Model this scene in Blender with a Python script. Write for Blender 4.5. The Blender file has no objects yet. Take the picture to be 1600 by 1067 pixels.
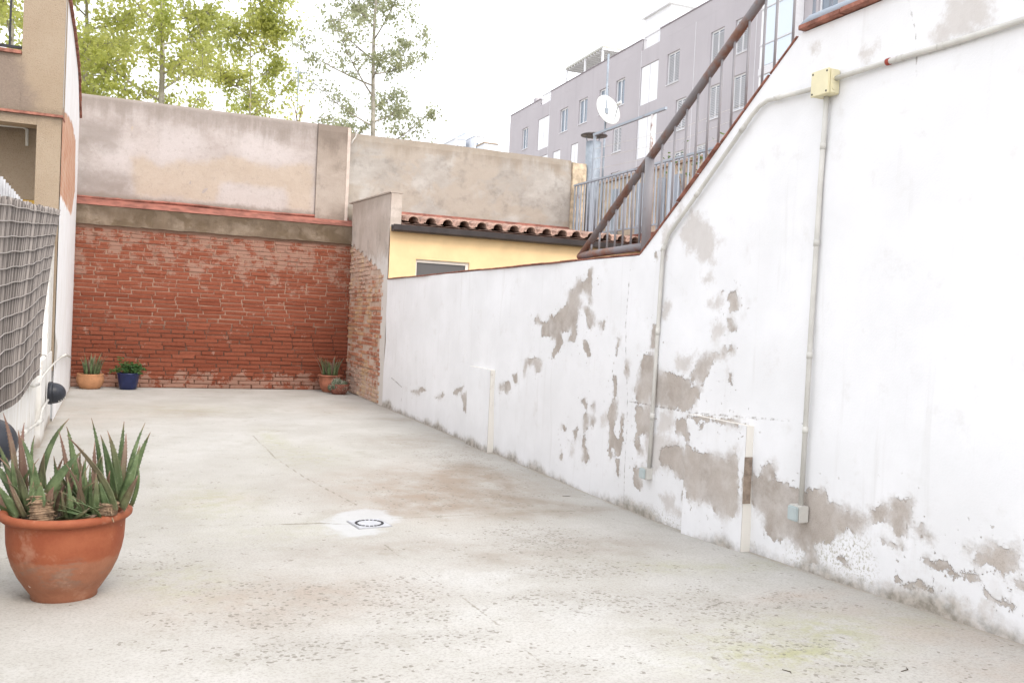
import bpy, bmesh, math, random
import numpy as np
from mathutils import Vector, Matrix

R = math.radians
rng = random.Random(7)
S = bpy.context.scene
COL = S.collection

# ------------------------------------------------------------------ camera, world, sun, exposure
FPX = 1385.449                      # focal length in pixels of a 1600 px wide frame
ROT = np.array([[0.92065731, -0.03410362, -0.38887923],
                [-0.38755739, 0.03955346, -0.92099663],
                [0.04679083, 0.9986353, 0.02319807]])
EYE = np.array([0.0, 0.0, 1.2])     # X runs along the brick wall, Y along the white wall
cam_d = bpy.data.cameras.new('camera')
cam = bpy.data.objects.new('camera', cam_d)
COL.objects.link(cam)
mw = Matrix([list(r) + [0] for r in ROT.tolist()] + [[0, 0, 0, 1]])
mw.translation = Vector(EYE)
cam.matrix_world = mw
cam_d.sensor_fit = 'HORIZONTAL'
cam_d.sensor_width = 36
cam_d.lens = FPX / 1600 * 36
cam_d.clip_start = 0.05
cam_d.clip_end = 2000
S.camera = cam

SUN_EL, SUN_AZ = R(48), math.atan2(0.22, -0.92)      # azimuth clockwise from +Y
sun_dir = Vector((math.sin(SUN_AZ) * math.cos(SUN_EL), math.cos(SUN_AZ) * math.cos(SUN_EL), math.sin(SUN_EL)))
W = bpy.data.worlds.new('World')
S.world = W
W.use_nodes = True
wn = W.node_tree
bg = wn.nodes['Background']
sky = wn.nodes.new('ShaderNodeTexSky')
sky.sky_type = 'NISHITA'
sky.sun_disc = False
sky.sun_elevation = SUN_EL
sky.sun_rotation = SUN_AZ
sky.dust_density = 4.0
sky.air_density = 1.0
veil = wn.nodes.new('ShaderNodeMix')             # thin even cloud over the whole sky
veil.data_type = 'RGBA'
veil.inputs['Factor'].default_value = 0.8
wn.links.new(sky.outputs[0], veil.inputs['A'])
veil.inputs['B'].default_value = (7.7, 7.75, 8.0, 1)
wn.links.new(veil.outputs['Result'], bg.inputs['Color'])
bg.inputs['Strength'].default_value = 0.15
sd = bpy.data.lights.new('sun', 'SUN')
sd.energy = 1.05
sd.angle = R(24)
sd.color = (1, 0.95, 0.88)
so = bpy.data.objects.new('sun', sd)
COL.objects.link(so)
so.location = sun_dir * 60
so.rotation_euler = (-sun_dir).to_track_quat('-Z', 'Y').to_euler()
vs = S.view_settings
vs.view_transform = 'Standard'
vs.look = 'None'
vs.gamma = 1
vs.use_curve_mapping = False
vs.exposure = 0.93
S.cycles.max_bounces = 6
S.cycles.diffuse_bounces = 3
S.cycles.glossy_bounces = 2
S.cycles.transmission_bounces = 4
S.cycles.use_adaptive_sampling = True
S.cycles.adaptive_threshold = 0.02

# ------------------------------------------------------------------ helpers
def ray(x, y):
    return ROT @ np.array([x - 800.0, 533.5 - y, -FPX])

def on_x(x, y, X):
    r = ray(x, y); return EYE + r * (X / r[0])

def on_y(x, y, Y):
    r = ray(x, y); return EYE + r * (Y / r[1])

def on_z(x, y, Z=0.0):
    r = ray(x, y); return EYE + r * ((Z - EYE[2]) / r[2])

def on_plane(x, y, p, n):
    r = ray(x, y); n = np.array(n); return EYE + r * (((np.array(p) - EYE) @ n) / (r @ n))

class MB:
    def __init__(s):
        s.v = []; s.f = []
    def add(s, vs_, fs):
        o = len(s.v)
        s.v += [tuple(map(float, v)) for v in vs_]
        s.f += [tuple(i + o for i in f) for f in fs]
        return s
    def box(s, a, b):
        x0, y0, z0 = a; x1, y1, z1 = b
        return s.add([(x0,y0,z0),(x1,y0,z0),(x1,y1,z0),(x0,y1,z0),(x0,y0,z1),(x1,y0,z1),(x1,y1,z1),(x0,y1,z1)],
                     [(0,3,2,1),(4,5,6,7),(0,1,5,4),(1,2,6,5),(2,3,7,6),(3,0,4,7)])
    def hexa(s, q0, q1):
        return s.add(list(q0) + list(q1), [(3,2,1,0),(4,5,6,7),(0,1,5,4),(1,2,6,5),(2,3,7,6),(3,0,4,7)])
    def prism(s, poly, off):
        n = len(poly); off = np.array(off)
        vs_ = [np.array(p) for p in poly] + [np.array(p) + off for p in poly]
        return s.add(vs_, [tuple(range(n)), tuple(range(2*n-1, n-1, -1))] + [(i, i+n, (i+1) % n + n, (i+1) % n) for i in range(n)])
    def tube(s, path, r, n=8, caps=True):
        path = [Vector(p) for p in path]
        rs = r if hasattr(r, '__len__') else [r] * len(path)
        rings = []; up = Vector((0, 0, 1)); prev = None
        for i, p in enumerate(path):
            d = (path[min(i+1, len(path)-1)] - path[max(i-1, 0)]).normalized()
            if prev is None:
                a = d.cross(up if abs(d.z) < 0.95 else Vector((1, 0, 0))).normalized()
            else:
                a = (prev - d * prev.dot(d)).normalized()
            prev = a; b = d.cross(a)
            rings.append([p + (a * math.cos(2*math.pi*k/n) + b * math.sin(2*math.pi*k/n)) * rs[i] for k in range(n)])
        fs = []
        for i in range(len(rings) - 1):
            for k in range(n):
                fs.append((i*n+k, i*n+(k+1) % n, (i+1)*n+(k+1) % n, (i+1)*n+k))
        if caps:
            fs.append(tuple(range(n-1, -1, -1))); fs.append(tuple(range((len(rings)-1)*n, len(rings)*n)))
        return s.add([p for ring in rings for p in ring], fs)
    def lathe(s, prof, c=(0, 0, 0), n=40, jit=None):
        vs_ = []
        for r, z in prof:
            for k in range(n):
                a = 2*math.pi*k/n
                q = r * (1 + (jit(a, z) if jit else 0))
                vs_.append((c[0] + q*math.cos(a), c[1] + q*math.sin(a), c[2] + z))
        fs = [(i*n+k, i*n+(k+1) % n, (i+1)*n+(k+1) % n, (i+1)*n+k) for i in range(len(prof)-1) for k in range(n)]
        return s.add(vs_, fs)
    def mesh(s, name, m=None, smooth=False):
        me = bpy.data.meshes.new(name)
        me.from_pydata(s.v, [], s.f)
        if m: me.materials.append(m)
        if smooth: me.polygons.foreach_set('use_smooth', [True] * len(me.polygons))
        me.update()
        return me
    def build(s, name, m, parent=None, smooth=False, bevel=0):
        me = s.mesh(name, m, smooth)
        if bevel:
            bm = bmesh.new(); bm.from_mesh(me)
            bmesh.ops.bevel(bm, geom=[e for e in bm.edges if len(e.link_faces) == 2 and e.calc_face_angle() > 0.5], offset=bevel, segments=2, affect='EDGES', clamp_overlap=True)
            bm.to_mesh(me); bm.free()
        return link(me, name, parent)

def link(me, name, parent=None, loc=None):
    o = bpy.data.objects.new(name, me)
    COL.objects.link(o)
    if loc is not None: o.location = loc
    if parent is not None: attach(o, parent)
    return o

ORIG = {}
def attach(o, parent):
    o.parent = parent
    o.matrix_parent_inverse = Matrix.Translation(-Vector(ORIG.get(parent.name, (0, 0, 0))))

def thing(name, label, cat, loc, group=None):
    o = bpy.data.objects.new(name, None)
    COL.objects.link(o)
    o.location = loc; o.empty_display_size = 0.2
    ORIG[o.name] = tuple(loc)
    o['label'] = label; o['category'] = cat
    if group: o['group'] = group
    return o

def tag(o, label, cat, group=None):
    o['label'] = label; o['category'] = cat
    if group: o['group'] = group
    return o

# ---- node helper
class N:
    def __init__(s, name, rough=0.85, spec=0.3):
        s.m = bpy.data.materials.new(name); s.m.use_nodes = True
        s.t = s.m.node_tree; s.b = s.t.nodes['Principled BSDF']
        s.b.inputs['Roughness'].default_value = rough
        s.b.inputs['Specular IOR Level'].default_value = spec
        s._pos = None
    def new(s, t): return s.t.nodes.new(t)
    def lk(s, a, b): s.t.links.new(a, b)
    def put(s, sock, v):
        if isinstance(v, bpy.types.NodeSocket): s.lk(v, sock)
        elif isinstance(v, (tuple, list)):
            sock.default_value = (*v, 1) if len(v) == 3 and sock.type == 'RGBA' else v
        else: sock.default_value = v
    @property
    def pos(s):
        if s._pos is None: s._pos = s.new('ShaderNodeNewGeometry').outputs['Position']
        return s._pos
    def obj(s): return s.new('ShaderNodeTexCoord').outputs['Object']
    def scale(s, v, k):
        n = s.new('ShaderNodeMapping'); s.lk(v, n.inputs['Vector']); n.inputs['Scale'].default_value = k if hasattr(k, '__len__') else (k, k, k)
        return n.outputs[0]
    def noise(s, sc, detail=3, rough=0.55, vec=None, dist=0):
        n = s.new('ShaderNodeTexNoise'); n.inputs['Scale'].default_value = sc; n.inputs['Detail'].default_value = min(detail, 4)
        n.inputs['Roughness'].default_value = rough; n.inputs['Distortion'].default_value = dist
        s.lk(vec if vec is not None else s.pos, n.inputs['Vector'])
        return n.outputs['Fac']
    def voro(s, sc, vec=None, out='Distance', feat='F1'):
        n = s.new('ShaderNodeTexVoronoi'); n.feature = feat; n.inputs['Scale'].default_value = sc
        s.lk(vec if vec is not None else s.pos, n.inputs['Vector'])
        return n.outputs[out]
    def math(s, op, a, b=0.0, c=0.0):
        n = s.new('ShaderNodeMath'); n.operation = op
        s.put(n.inputs[0], a); s.put(n.inputs[1], b)
        if op in ('MULTIPLY_ADD', 'COMPARE', 'SMOOTH_MIN'): s.put(n.inputs[2], c)
        return n.outputs[0]
    def step(s, v, lo, hi, a=0.0, b=1.0):
        n = s.new('ShaderNodeMapRange'); n.interpolation_type = 'SMOOTHSTEP'
        s.put(n.inputs['Value'], v); n.inputs['From Min'].default_value = lo; n.inputs['From Max'].default_value = hi
        n.inputs['To Min'].default_value = a; n.inputs['To Max'].default_value = b
        return n.outputs[0]
    def mix(s, f, a, b, mode='MIX'):
        n = s.new('ShaderNodeMix'); n.data_type = 'RGBA'; n.blend_type = mode
        s.put(n.inputs['Factor'], f); s.put(n.inputs['A'], a); s.put(n.inputs['B'], b)
        return n.outputs['Result']
    def attr(s, name):
        n = s.new('ShaderNodeAttribute'); n.attribute_name = name; return n.outputs['Fac']
    def sep(s, v, k):
        n = s.new('ShaderNodeSeparateXYZ'); s.lk(v, n.inputs[0]); return n.outputs[k]
    def rand(s): return s.new('ShaderNodeObjectInfo').outputs['Random']
    def color(s, c): s.put(s.b.inputs['Base Color'], c)
    def bump(s, h, strength=0.3, dist=0.01):
        n = s.new('ShaderNodeBump'); n.inputs['Strength'].default_value = strength; n.inputs['Distance'].default_value = dist
        s.lk(h, n.inputs['Height']); 
        prev = s.b.inputs['Normal'].links
        if prev: s.lk(prev[0].from_socket, n.inputs['Normal'])
        s.lk(n.outputs[0], s.b.inputs['Normal'])

def plain(name, c, rough=0.6, var=0.12, sc=8, bump=0.0, spec=0.3, metal=0.0, world=True):
    n = N(name, rough, spec)
    vec = n.pos if world else n.obj()
    k = n.noise(sc, 4, 0.6, vec)
    dark = tuple(x * (1 - var) for x in c); light = tuple(min(1, x * (1 + var)) for x in c)
    n.color(n.mix(n.step(k, 0.3, 0.7), dark, light))
    n.b.inputs['Metallic'].default_value = metal
    if bump: n.bump(n.noise(sc * 6, 4, 0.6, vec), bump, 0.01)
    return n.m

# ---- soft shapes on a surface: signed distance (positive inside) to traced polygons
def poly_sd(P, polys, far=-0.25):
    out = np.full(len(P), far)
    for poly in polys:
        Q = np.array(poly); lo = Q.min(0) + far; hi = Q.max(0) - far
        idx = np.where((P[:,0] > lo[0]) & (P[:,0] < hi[0]) & (P[:,1] > lo[1]) & (P[:,1] < hi[1]))[0]
        if not len(idx): continue
        p = P[idx]; d = np.full(len(p), 9.0); ins = np.zeros(len(p), bool)
        for a, b in zip(Q, np.roll(Q, -1, 0)):
            e = b - a; w = p - a
            t = np.clip((w @ e) / max(e @ e, 1e-12), 0, 1)
            d = np.minimum(d, np.linalg.norm(w - t[:, None] * e, axis=1))
            c = ((a[1] > p[:,1]) != (b[1] > p[:,1]))
            with np.errstate(divide='ignore', invalid='ignore'):
                xx = (b[0]-a[0]) * (p[:,1]-a[1]) / (b[1]-a[1]) + a[0]
            ins ^= c & (p[:,0] < xx)
        sdv = np.where(ins, d, -d)
        out[idx] = np.maximum(out[idx], sdv)
    return out

def blobs(P, lst):
    out = np.zeros(len(P))
    for (cx, cy, rx, ry, k) in lst:
        out = np.maximum(out, k * np.exp(-((P[:,0]-cx)/rx)**2 - ((P[:,1]-cy)/ry)**2))
    return out

def grid_mesh(name, pts, nu, nv, m, attrs, smooth=True):
    """pts (nu*nv,3) ordered u-major"""
    me = bpy.data.meshes.new(name)
    i = np.arange(nu-1)[:, None] * nv + np.arange(nv-1)[None, :]
    q = np.stack([i, i+nv, i+nv+1, i+1], -1).reshape(-1, 4)
    me.vertices.add(len(pts)); me.vertices.foreach_set('co', np.asarray(pts, np.float32).ravel())
    me.loops.add(q.size); me.loops.foreach_set('vertex_index', q.ravel().astype(np.int32))
    me.polygons.add(len(q)); me.polygons.foreach_set('loop_start', np.arange(0, q.size, 4, dtype=np.int32))
    me.polygons.foreach_set('use_smooth', np.full(len(q), smooth))
    me.update(calc_edges=True)
    for k, a in attrs.items():
        at = me.attributes.new(k, 'FLOAT', 'POINT'); at.data.foreach_set('value', np.asarray(a, np.float32))
    me.materials.append(m)
    me.validate()
    return me

XR, YB = 3.0, 13.7
FZY = [-6, 2.2, 2.62, 3.165, 3.745, 4.33, 4.75, 40]
FZZ = [0.45, 0.118, 0.099, 0.072, 0.046, 0.013, 0.0, 0.0]
def fz(y): return np.interp(y, FZY, FZZ)
def xl(y): return -0.84 + (13.7 - y) * 0.0236          # face of the left-hand walls

# ------------------------------------------------------------------ materials
def mat_peeling():
    n = N('peeling_white_paint', 0.9, 0.2)
    e = n.math('ADD', n.math('ADD', n.attr('peel'), 0.007), n.math('MULTIPLY', n.math('SUBTRACT', n.noise(13, 5, 0.75), 0.5), 0.11))
    e = n.math('ADD', e, n.math('MULTIPLY', n.math('SUBTRACT', n.noise(55, 3, 0.6), 0.5), 0.04))
    hard = n.step(e, -0.004, 0.007); soft = n.math('MULTIPLY', n.step(e, -0.035, 0.045), 0.85)
    sel = n.step(n.noise(4.5, 3, 0.7), 0.45, 0.58)
    m1 = n.math('ADD', n.math('MULTIPLY', hard, n.math('SUBTRACT', 1.0, sel)), n.math('MULTIPLY', soft, sel))
    halo = n.math('MULTIPLY', n.step(n.math('ADD', n.attr('peel'), n.math('MULTIPLY', n.math('SUBTRACT', n.noise(9, 4, 0.75), 0.5), 0.34)), -0.03, 0.09), 0.4)
    # flecks scattered round the bare patches
    fl = n.math('MULTIPLY', n.step(n.noise(32, 4, 0.6), 0.665, 0.69), n.step(n.attr('peel'), -0.17, -0.02))
    m1 = n.math('MAXIMUM', m1, fl)
    f2 = n.math('ADD', n.math('ADD', n.attr('fade'), 0.02), n.math('MULTIPLY', n.math('SUBTRACT', n.noise(11, 5, 0.75), 0.5), 0.2))
    m2 = n.math('MULTIPLY', n.step(f2, -0.02, 0.05), 0.62)
    base = n.mix(n.step(n.noise(2.2, 5, 0.6), 0.3, 0.75), (0.76, 0.76, 0.765), (0.83, 0.83, 0.84))
    base = n.mix(n.math('MULTIPLY', n.step(n.noise(5, 6, 0.7), 0.55, 0.78), 0.35), base, (0.58, 0.555, 0.52))
    streak = n.noise(1, 4, 0.6, n.scale(n.pos, (1, 14, 0.9)))
    base = n.mix(n.math('MULTIPLY', n.step(streak, 0.56, 0.78), 0.25), base, (0.55, 0.53, 0.50))
    sand = n.mix(n.step(n.noise(4, 5, 0.6), 0.3, 0.7), (0.39, 0.342, 0.302), (0.50, 0.45, 0.405))
    sand = n.mix(n.math('MULTIPLY', n.step(n.noise(160, 2, 0.6), 0.45, 0.75), 0.5), sand, (0.30, 0.25, 0.21))
    sand = n.mix(n.math('MULTIPLY', n.step(n.noise(5, 4, 0.7), 0.46, 0.68), 0.6), sand, (0.57, 0.535, 0.50))
    c = n.mix(n.math('MAXIMUM', m2, halo), base, n.mix(0.35, sand, (0.6, 0.55, 0.5)))
    c = n.mix(m1, c, sand)
    # damp dirt along the foot, and the lichen speckle
    h = n.attr('foot')
    foot = n.step(n.math('ADD', n.math('ADD', h, n.math('MULTIPLY', n.math('SUBTRACT', n.noise(2.2, 2, 0.5), 0.5), 0.26)), n.math('MULTIPLY', n.math('SUBTRACT', n.noise(17, 4, 0.75), 0.5), 0.10)), 0.075, -0.02)
    c = n.mix(n.math('MULTIPLY', foot, 0.85), c, n.mix(n.step(n.noise(20, 4, 0.6), 0.35, 0.65), (0.46, 0.41, 0.35), (0.22, 0.195, 0.15)))
    g = n.math('MULTIPLY', n.step(n.attr('grime'), -0.06, 0.06), n.step(n.noise(75, 3, 0.7), 0.5, 0.62))
    c = n.mix(n.math('MULTIPLY', g, 0.75), c, (0.40, 0.37, 0.29))
    # hairline cracks
    ck = n.math('ADD', n.attr('crack'), n.math('MULTIPLY', n.math('SUBTRACT', n.noise(25, 4, 0.7), 0.5), 0.03))
    c = n.mix(n.math('MULTIPLY', n.step(ck, -0.004, 0.004), 0.7), c, (0.2, 0.17, 0.14))
    n.color(c)
    n.bump(n.noise(90, 4, 0.7), 0.25, 0.004)
    n.bump(n.math('SUBTRACT', 1.0, m1), 1.0, 0.005)
    return n.m

def mat_floor():
    n = N('weathered_concrete', 0.9, 0.25)
    st = n.scale(n.pos, (1.0, 0.8, 1))
    c = n.mix(n.step(n.noise(1.3, 6, 0.62, st), 0.32, 0.72), (0.398, 0.382, 0.35), (0.475, 0.462, 0.435))
    c = n.mix(n.math('MULTIPLY', n.step(n.noise(3.1, 6, 0.7, st), 0.5, 0.78), 0.6), c, (0.32, 0.305, 0.255))
    c = n.mix(n.math('MULTIPLY', n.step(n.noise(2.3, 5, 0.65), 0.54, 0.75), 0.5), c, (0.50, 0.495, 0.475))
    c = n.mix(n.math('MULTIPLY', n.attr('pale'), n.step(n.noise(4, 5, 0.7), 0.3, 0.65, 0.0, 0.6)), c, (0.53, 0.53, 0.52))
    c = n.mix(n.math('MULTIPLY', n.attr('pits'), n.step(n.noise(6, 4, 0.75), 0.35, 0.65, 0.1, 0.55)), c, (0.27, 0.25, 0.215))
    wob = n.step(n.noise(3.5, 6, 0.7, st), 0.3, 0.65, 0.25, 1.0)
    c = n.mix(n.math('MINIMUM', n.math('MULTIPLY', n.math('MULTIPLY', n.attr('brown'), wob), 1.5), 0.9), c, (0.255, 0.21, 0.165))
    c = n.mix(n.math('MULTIPLY', n.attr('pink'), wob), c, (0.42, 0.315, 0.245))
    c = n.mix(n.math('MULTIPLY', n.attr('green'), n.step(n.noise(9, 6, 0.7), 0.36, 0.62)), c, (0.34, 0.34, 0.19))
    c = n.mix(n.math('MULTIPLY', n.step(n.noise(95, 3, 0.75), 0.42, 0.7), 0.48), c, (0.235, 0.22, 0.19))
    # dark worn pits
    wv = n.scale(n.pos, (1, 1, 0))
    dis = n.new('ShaderNodeVectorMath'); dis.operation = 'ADD'
    nz = n.new('ShaderNodeTexNoise'); nz.inputs['Scale'].default_value = 40; n.lk(wv, nz.inputs['Vector'])
    mul = n.new('ShaderNodeVectorMath'); mul.operation = 'SCALE'; mul.inputs['Scale'].default_value = 0.03
    n.lk(nz.outputs['Color'], mul.inputs[0]); n.lk(wv, dis.inputs[0]); n.lk(mul.outputs[0], dis.inputs[1])
    vo = n.new('ShaderNodeTexVoronoi'); vo.inputs['Scale'].default_value = 46; n.lk(dis.outputs[0], vo.inputs['Vector'])
    rnd = n.sep(vo.outputs['Color'], 0)
    rad = n.math('MULTIPLY', n.math('ADD', rnd, 0.1), 0.44)
    spot = n.step(n.math('SUBTRACT', rad, vo.outputs['Distance']), -0.05, 0.06)
    dens = n.math('ADD', n.math('MULTIPLY', n.attr('pits'), 1.0), n.math('MULTIPLY', n.math('SUBTRACT', n.noise(5, 5, 0.7), 0.5), 2.4))
    gate = n.step(n.math('SUBTRACT', dens, n.math('MULTIPLY', n.sep(vo.outputs['Color'], 1), 0.72)), -0.06, 0.15)
    fine = n.math('MULTIPLY', n.step(n.noise(52, 2, 0.6, n.scale(n.pos, (0.8, 1, 0))), 0.60, 0.68), n.step(n.math('ADD', n.math('MULTIPLY', n.attr('pits'), 0.9), n.math('MULTIPLY', n.math('SUBTRACT', n.noise(3, 4, 0.7), 0.5), 1.4)), 0.1, 0.6))
    pit = n.math('MAXIMUM', n.math('MULTIPLY', spot, gate), n.math('MULTIPLY', fine, 0.8))
    c = n.mix(n.math('MULTIPLY', pit, 0.62), c, (0.15, 0.13, 0.105))
    # white cement round the drain
    d = n.math('ADD', n.attr('cement'), n.math('MULTIPLY', n.math('SUBTRACT', n.noise(5, 5, 0.75), 0.5), 0.30))
    c = n.mix(n.math('MULTIPLY', n.step(d, -0.02, 0.07), 0.7), c, n.mix(n.noise(14, 4, 0.6), (0.455, 0.465, 0.475), (0.52, 0.53, 0.54)))
    # joints
    j = n.math('ADD', n.attr('joint'), n.math('MULTIPLY', n.math('SUBTRACT', n.noise(30, 4, 0.7), 0.5), 0.035))
    js = n.math('MULTIPLY', n.step(j, -0.005, 0.003), n.step(n.noise(3, 3, 0.6), 0.3, 0.5))
    c = n.mix(n.math('MULTIPLY', js, 0.7), c, (0.2, 0.18, 0.14))
    # ragged darker edge along the walls
    ed = n.math('ADD', n.attr('edge'), n.math('MULTIPLY', n.math('SUBTRACT', n.noise(7, 6, 0.75), 0.5), 0.14))
    c = n.mix(n.math('MULTIPLY', n.step(ed, 0.06, -0.02), 0.75), c, (0.33, 0.29, 0.24))
    n.color(c)
    n.bump(n.noise(140, 3, 0.7), 0.35, 0.003)
    n.bump(n.noise(9, 3, 0.65), 0.3, 0.012)
    return n.m

def mat_render(name, a, b, stain, top_z, foot_z, blot=None, streaks=0.5, k=1.0):
    """old cement render: two tones, dark drips from the top, damp foot"""
    n = N(name, 0.92, 0.2)
    z = n.sep(n.pos, 2)
    c = n.mix(n.step(n.noise(0.9 * k, 5, 0.65, n.scale(n.pos, (1, 1, 1.6))), 0.36, 0.66), a, b)
    if blot: c = n.mix(n.math('MULTIPLY', n.step(n.noise(1.05 * k, 4, 0.65, n.scale(n.pos, (1, 1, 1.3)), 0.6), 0.49, 0.60), 0.85), c, blot)
    c = n.mix(n.math('MULTIPLY', n.step(n.noise(3.2 * k, 5, 0.75), 0.48, 0.72), 0.6), c, tuple(x * 0.62 for x in a))
    top = n.math('ADD', n.math('SUBTRACT', top_z, z), n.math('MULTIPLY', n.math('SUBTRACT', n.noise(1, 5, 0.65, n.scale(n.pos, (5, 5, 0.8))), 0.5), 0.75 * streaks * 2))
    c = n.mix(n.math('MULTIPLY', n.step(top, 0.22, -0.05), 0.7), c, stain)
    ft = n.math('ADD', n.math('SUBTRACT', z, foot_z), n.math('MULTIPLY', n.math('SUBTRACT', n.noise(2.6, 6, 0.7), 0.5), 0.7))
    c = n.mix(n.math('MULTIPLY', n.step(ft, 0.16, -0.08), 0.6), c, tuple(x * 1.25 for x in stain))
    c = n.mix(n.math('MULTIPLY', n.step(n.noise(150, 2, 0.6), 0.45, 0.8), 0.35), c, tuple(x * 0.6 for x in a))
    if name == 'gable_plaster':
        wz = n.math('ADD', z, n.math('MULTIPLY', n.math('SUBTRACT', n.noise(6, 4, 0.7), 0.5), 0.6))
        c = n.mix(n.math('MULTIPLY', n.step(wz, 2.1, 1.85), 0.85), c, (0.66, 0.635, 0.60))
    n.color(c)
    n.bump(n.noise(70, 4, 0.7), 0.35, 0.006)
    n.bump(n.noise(4, 4, 0.6), 0.3, 0.03)
    return n.m

def mat_brick(name, lo, hi, mort, return_wall=False):
    n = N(name, 0.9, 0.2)
    r = n.rand(); z = n.sep(n.pos, 2)
    c = n.mix(r, lo, hi)
    c = n.mix(n.math('MULTIPLY', n.step(n.noise(26, 5, 0.7), 0.45, 0.75), 0.45), c, tuple(x * 0.6 for x in lo))
    c = n.mix(n.math('MULTIPLY', n.step(n.noise(60, 3, 0.7), 0.55, 0.75), 0.35), c, tuple(min(1, x * 1.5 + 0.03) for x in hi))
    # mortar and lime smeared over the faces, mostly high up and at the very foot
    if return_wall:
        w = n.step(n.math('ABSOLUTE', n.math('SUBTRACT', z, 0.95)), 0.15, 0.95, 0.03, 0.22)
        amt = n.math('ADD', n.noise(7, 6, 0.7), w)
        c = n.mix(n.math('MULTIPLY', n.step(amt, 0.58, 0.70), 0.75), c, mort)
        c = n.mix(n.math('MULTIPLY', n.step(n.noise(2.5, 4, 0.6), 0.5, 0.62), 0.5), c, (0.62, 0.47, 0.27))
    else:
        up = n.step(z, 0.9, 2.2, 0.0, 0.18)
        dn = n.step(z, 0.42, 0.05, 0.0, 0.24)
        amt = n.math('ADD', n.math('ADD', n.noise(5.5, 7, 0.72), up), dn)
        c = n.mix(n.math('MULTIPLY', n.step(n.math('ADD', amt, n.math('MULTIPLY', n.math('SUBTRACT', n.noise(40, 3, 0.7), 0.5), 0.3)), 0.63, 0.72), 0.55), c, mort)
        c = n.mix(n.math('MULTIPLY', n.step(n.math('ADD', n.noise(9, 6, 0.7, n.scale(n.pos, (1, 1, 2))), n.step(z, 1.6, 2.3, 0, 0.1)), 0.64, 0.74), 0.65), c, (0.13, 0.085, 0.06))
    n.color(c)
    n.bump(n.noise(80, 4, 0.7), 0.5, 0.004)
    n.bump(n.noise(18, 4, 0.7), 0.4, 0.01)
    return n.m

def mat_rust(name, paint, amt=0.5):
    n = N(name, 0.55, 0.4)
    k = n.step(n.math('ADD', n.noise(6, 5, 0.65), amt - 0.5), 0.42, 0.62)
    c = n.mix(k, paint, n.mix(n.noise(30, 4, 0.6), (0.16, 0.075, 0.05), (0.28, 0.145, 0.10)))
    n.color(c); n.bump(n.noise(90, 3, 0.7), 0.3, 0.003)
    return n.m

def mat_leaf(name, c1, c2, trans=0.55, rough=0.5):
    n = N(name, rough, 0.3)
    col = n.mix(n.step(n.noise(1.1, 3, 0.6), 0.3, 0.7), c1, c2)
    col = n.mix(n.step(n.noise(9, 2, 0.5), 0.3, 0.7, 0.0, 0.6), col, tuple(x * 0.55 for x in c1))
    n.color(col)
    t = n.new('ShaderNodeBsdfTranslucent'); n.lk(n.mix(0.3, col, tuple(min(1, x * 2.2) for x in c2)), t.inputs['Color'])
    ms = n.new('ShaderNodeMixShader'); ms.inputs[0].default_value = trans
    n.lk(n.b.outputs[0], ms.inputs[1]); n.lk(t.outputs[0], ms.inputs[2])
    n.lk(ms.outputs[0], n.t.nodes['Material Output'].inputs['Surface'])
    return n.m

def mat_aloe():
    n = N('aloe_skin', 0.45, 0.4)
    v = n.attr('along')
    c = n.mix(n.step(n.noise(14, 3, 0.6), 0.35, 0.65), (0.068, 0.105, 0.042), (0.15, 0.20, 0.092))
    c = n.mix(n.step(n.math('ADD', n.rand(), n.math('MULTIPLY', v, 0.35)), 0.62, 1.2, 0, 0.9), c, (0.20, 0.105, 0.085))
    c = n.mix(n.step(v, 0.8, 1.0, 0, 0.8), c, (0.24, 0.13, 0.09))
    c = n.mix(n.math('MULTIPLY', n.step(n.noise(110, 2, 0.5), 0.64, 0.72), 0.4), c, (0.34, 0.40, 0.26))
    c = n.mix(n.step(v, 0.14, 0.0, 0, 0.6), c, (0.36, 0.36, 0.22))
    n.color(c)
    n.b.inputs['Subsurface Weight'].default_value = 0.0
    return n.m

def mat_pot():
    n = N('terracotta', 0.7, 0.3)
    o = n.pos; z = n.sep(o, 2)
    c = n.mix(n.step(n.noise(9, 5, 0.65), 0.3, 0.7), (0.245, 0.064, 0.029), (0.31, 0.096, 0.044))
    lim = n.math('ADD', z, n.math('MULTIPLY', n.math('SUBTRACT', n.noise(9, 5, 0.7), 0.5), 0.09))
    rough_zone = n.step(lim, 0.225, 0.205)
    c = n.mix(n.math('MULTIPLY', rough_zone, 0.75), c, n.mix(n.noise(30, 5, 0.7), (0.25, 0.105, 0.06), (0.39, 0.185, 0.11)))
    grey = n.math('MULTIPLY', n.step(n.noise(8, 6, 0.75, n.scale(o, (1, 1, 3))), 0.5, 0.66), n.step(n.math('ABSOLUTE', n.math('SUBTRACT', z, 0.17)), 0.09, 0.02))
    c = n.mix(n.math('MULTIPLY', grey, 0.6), c, (0.21, 0.15, 0.115))
    c = n.mix(n.math('MULTIPLY', n.step(n.noise(17, 4, 0.6), 0.69, 0.72), 0.8), c, (0.7, 0.62, 0.55))
    c = n.mix(n.math('MULTIPLY', n.step(n.noise(7, 5, 0.75), 0.52, 0.7), 0.4), c, (0.50, 0.30, 0.21))
    n.color(c)
    dots = n.voro(70, n.scale(o, (1, 1, 1)))
    n.bump(n.math('MULTIPLY', dots, rough_zone), 0.3, 0.003)
    n.bump(n.noise(60, 4, 0.6), 0.25, 0.004)
    return n.m

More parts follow.
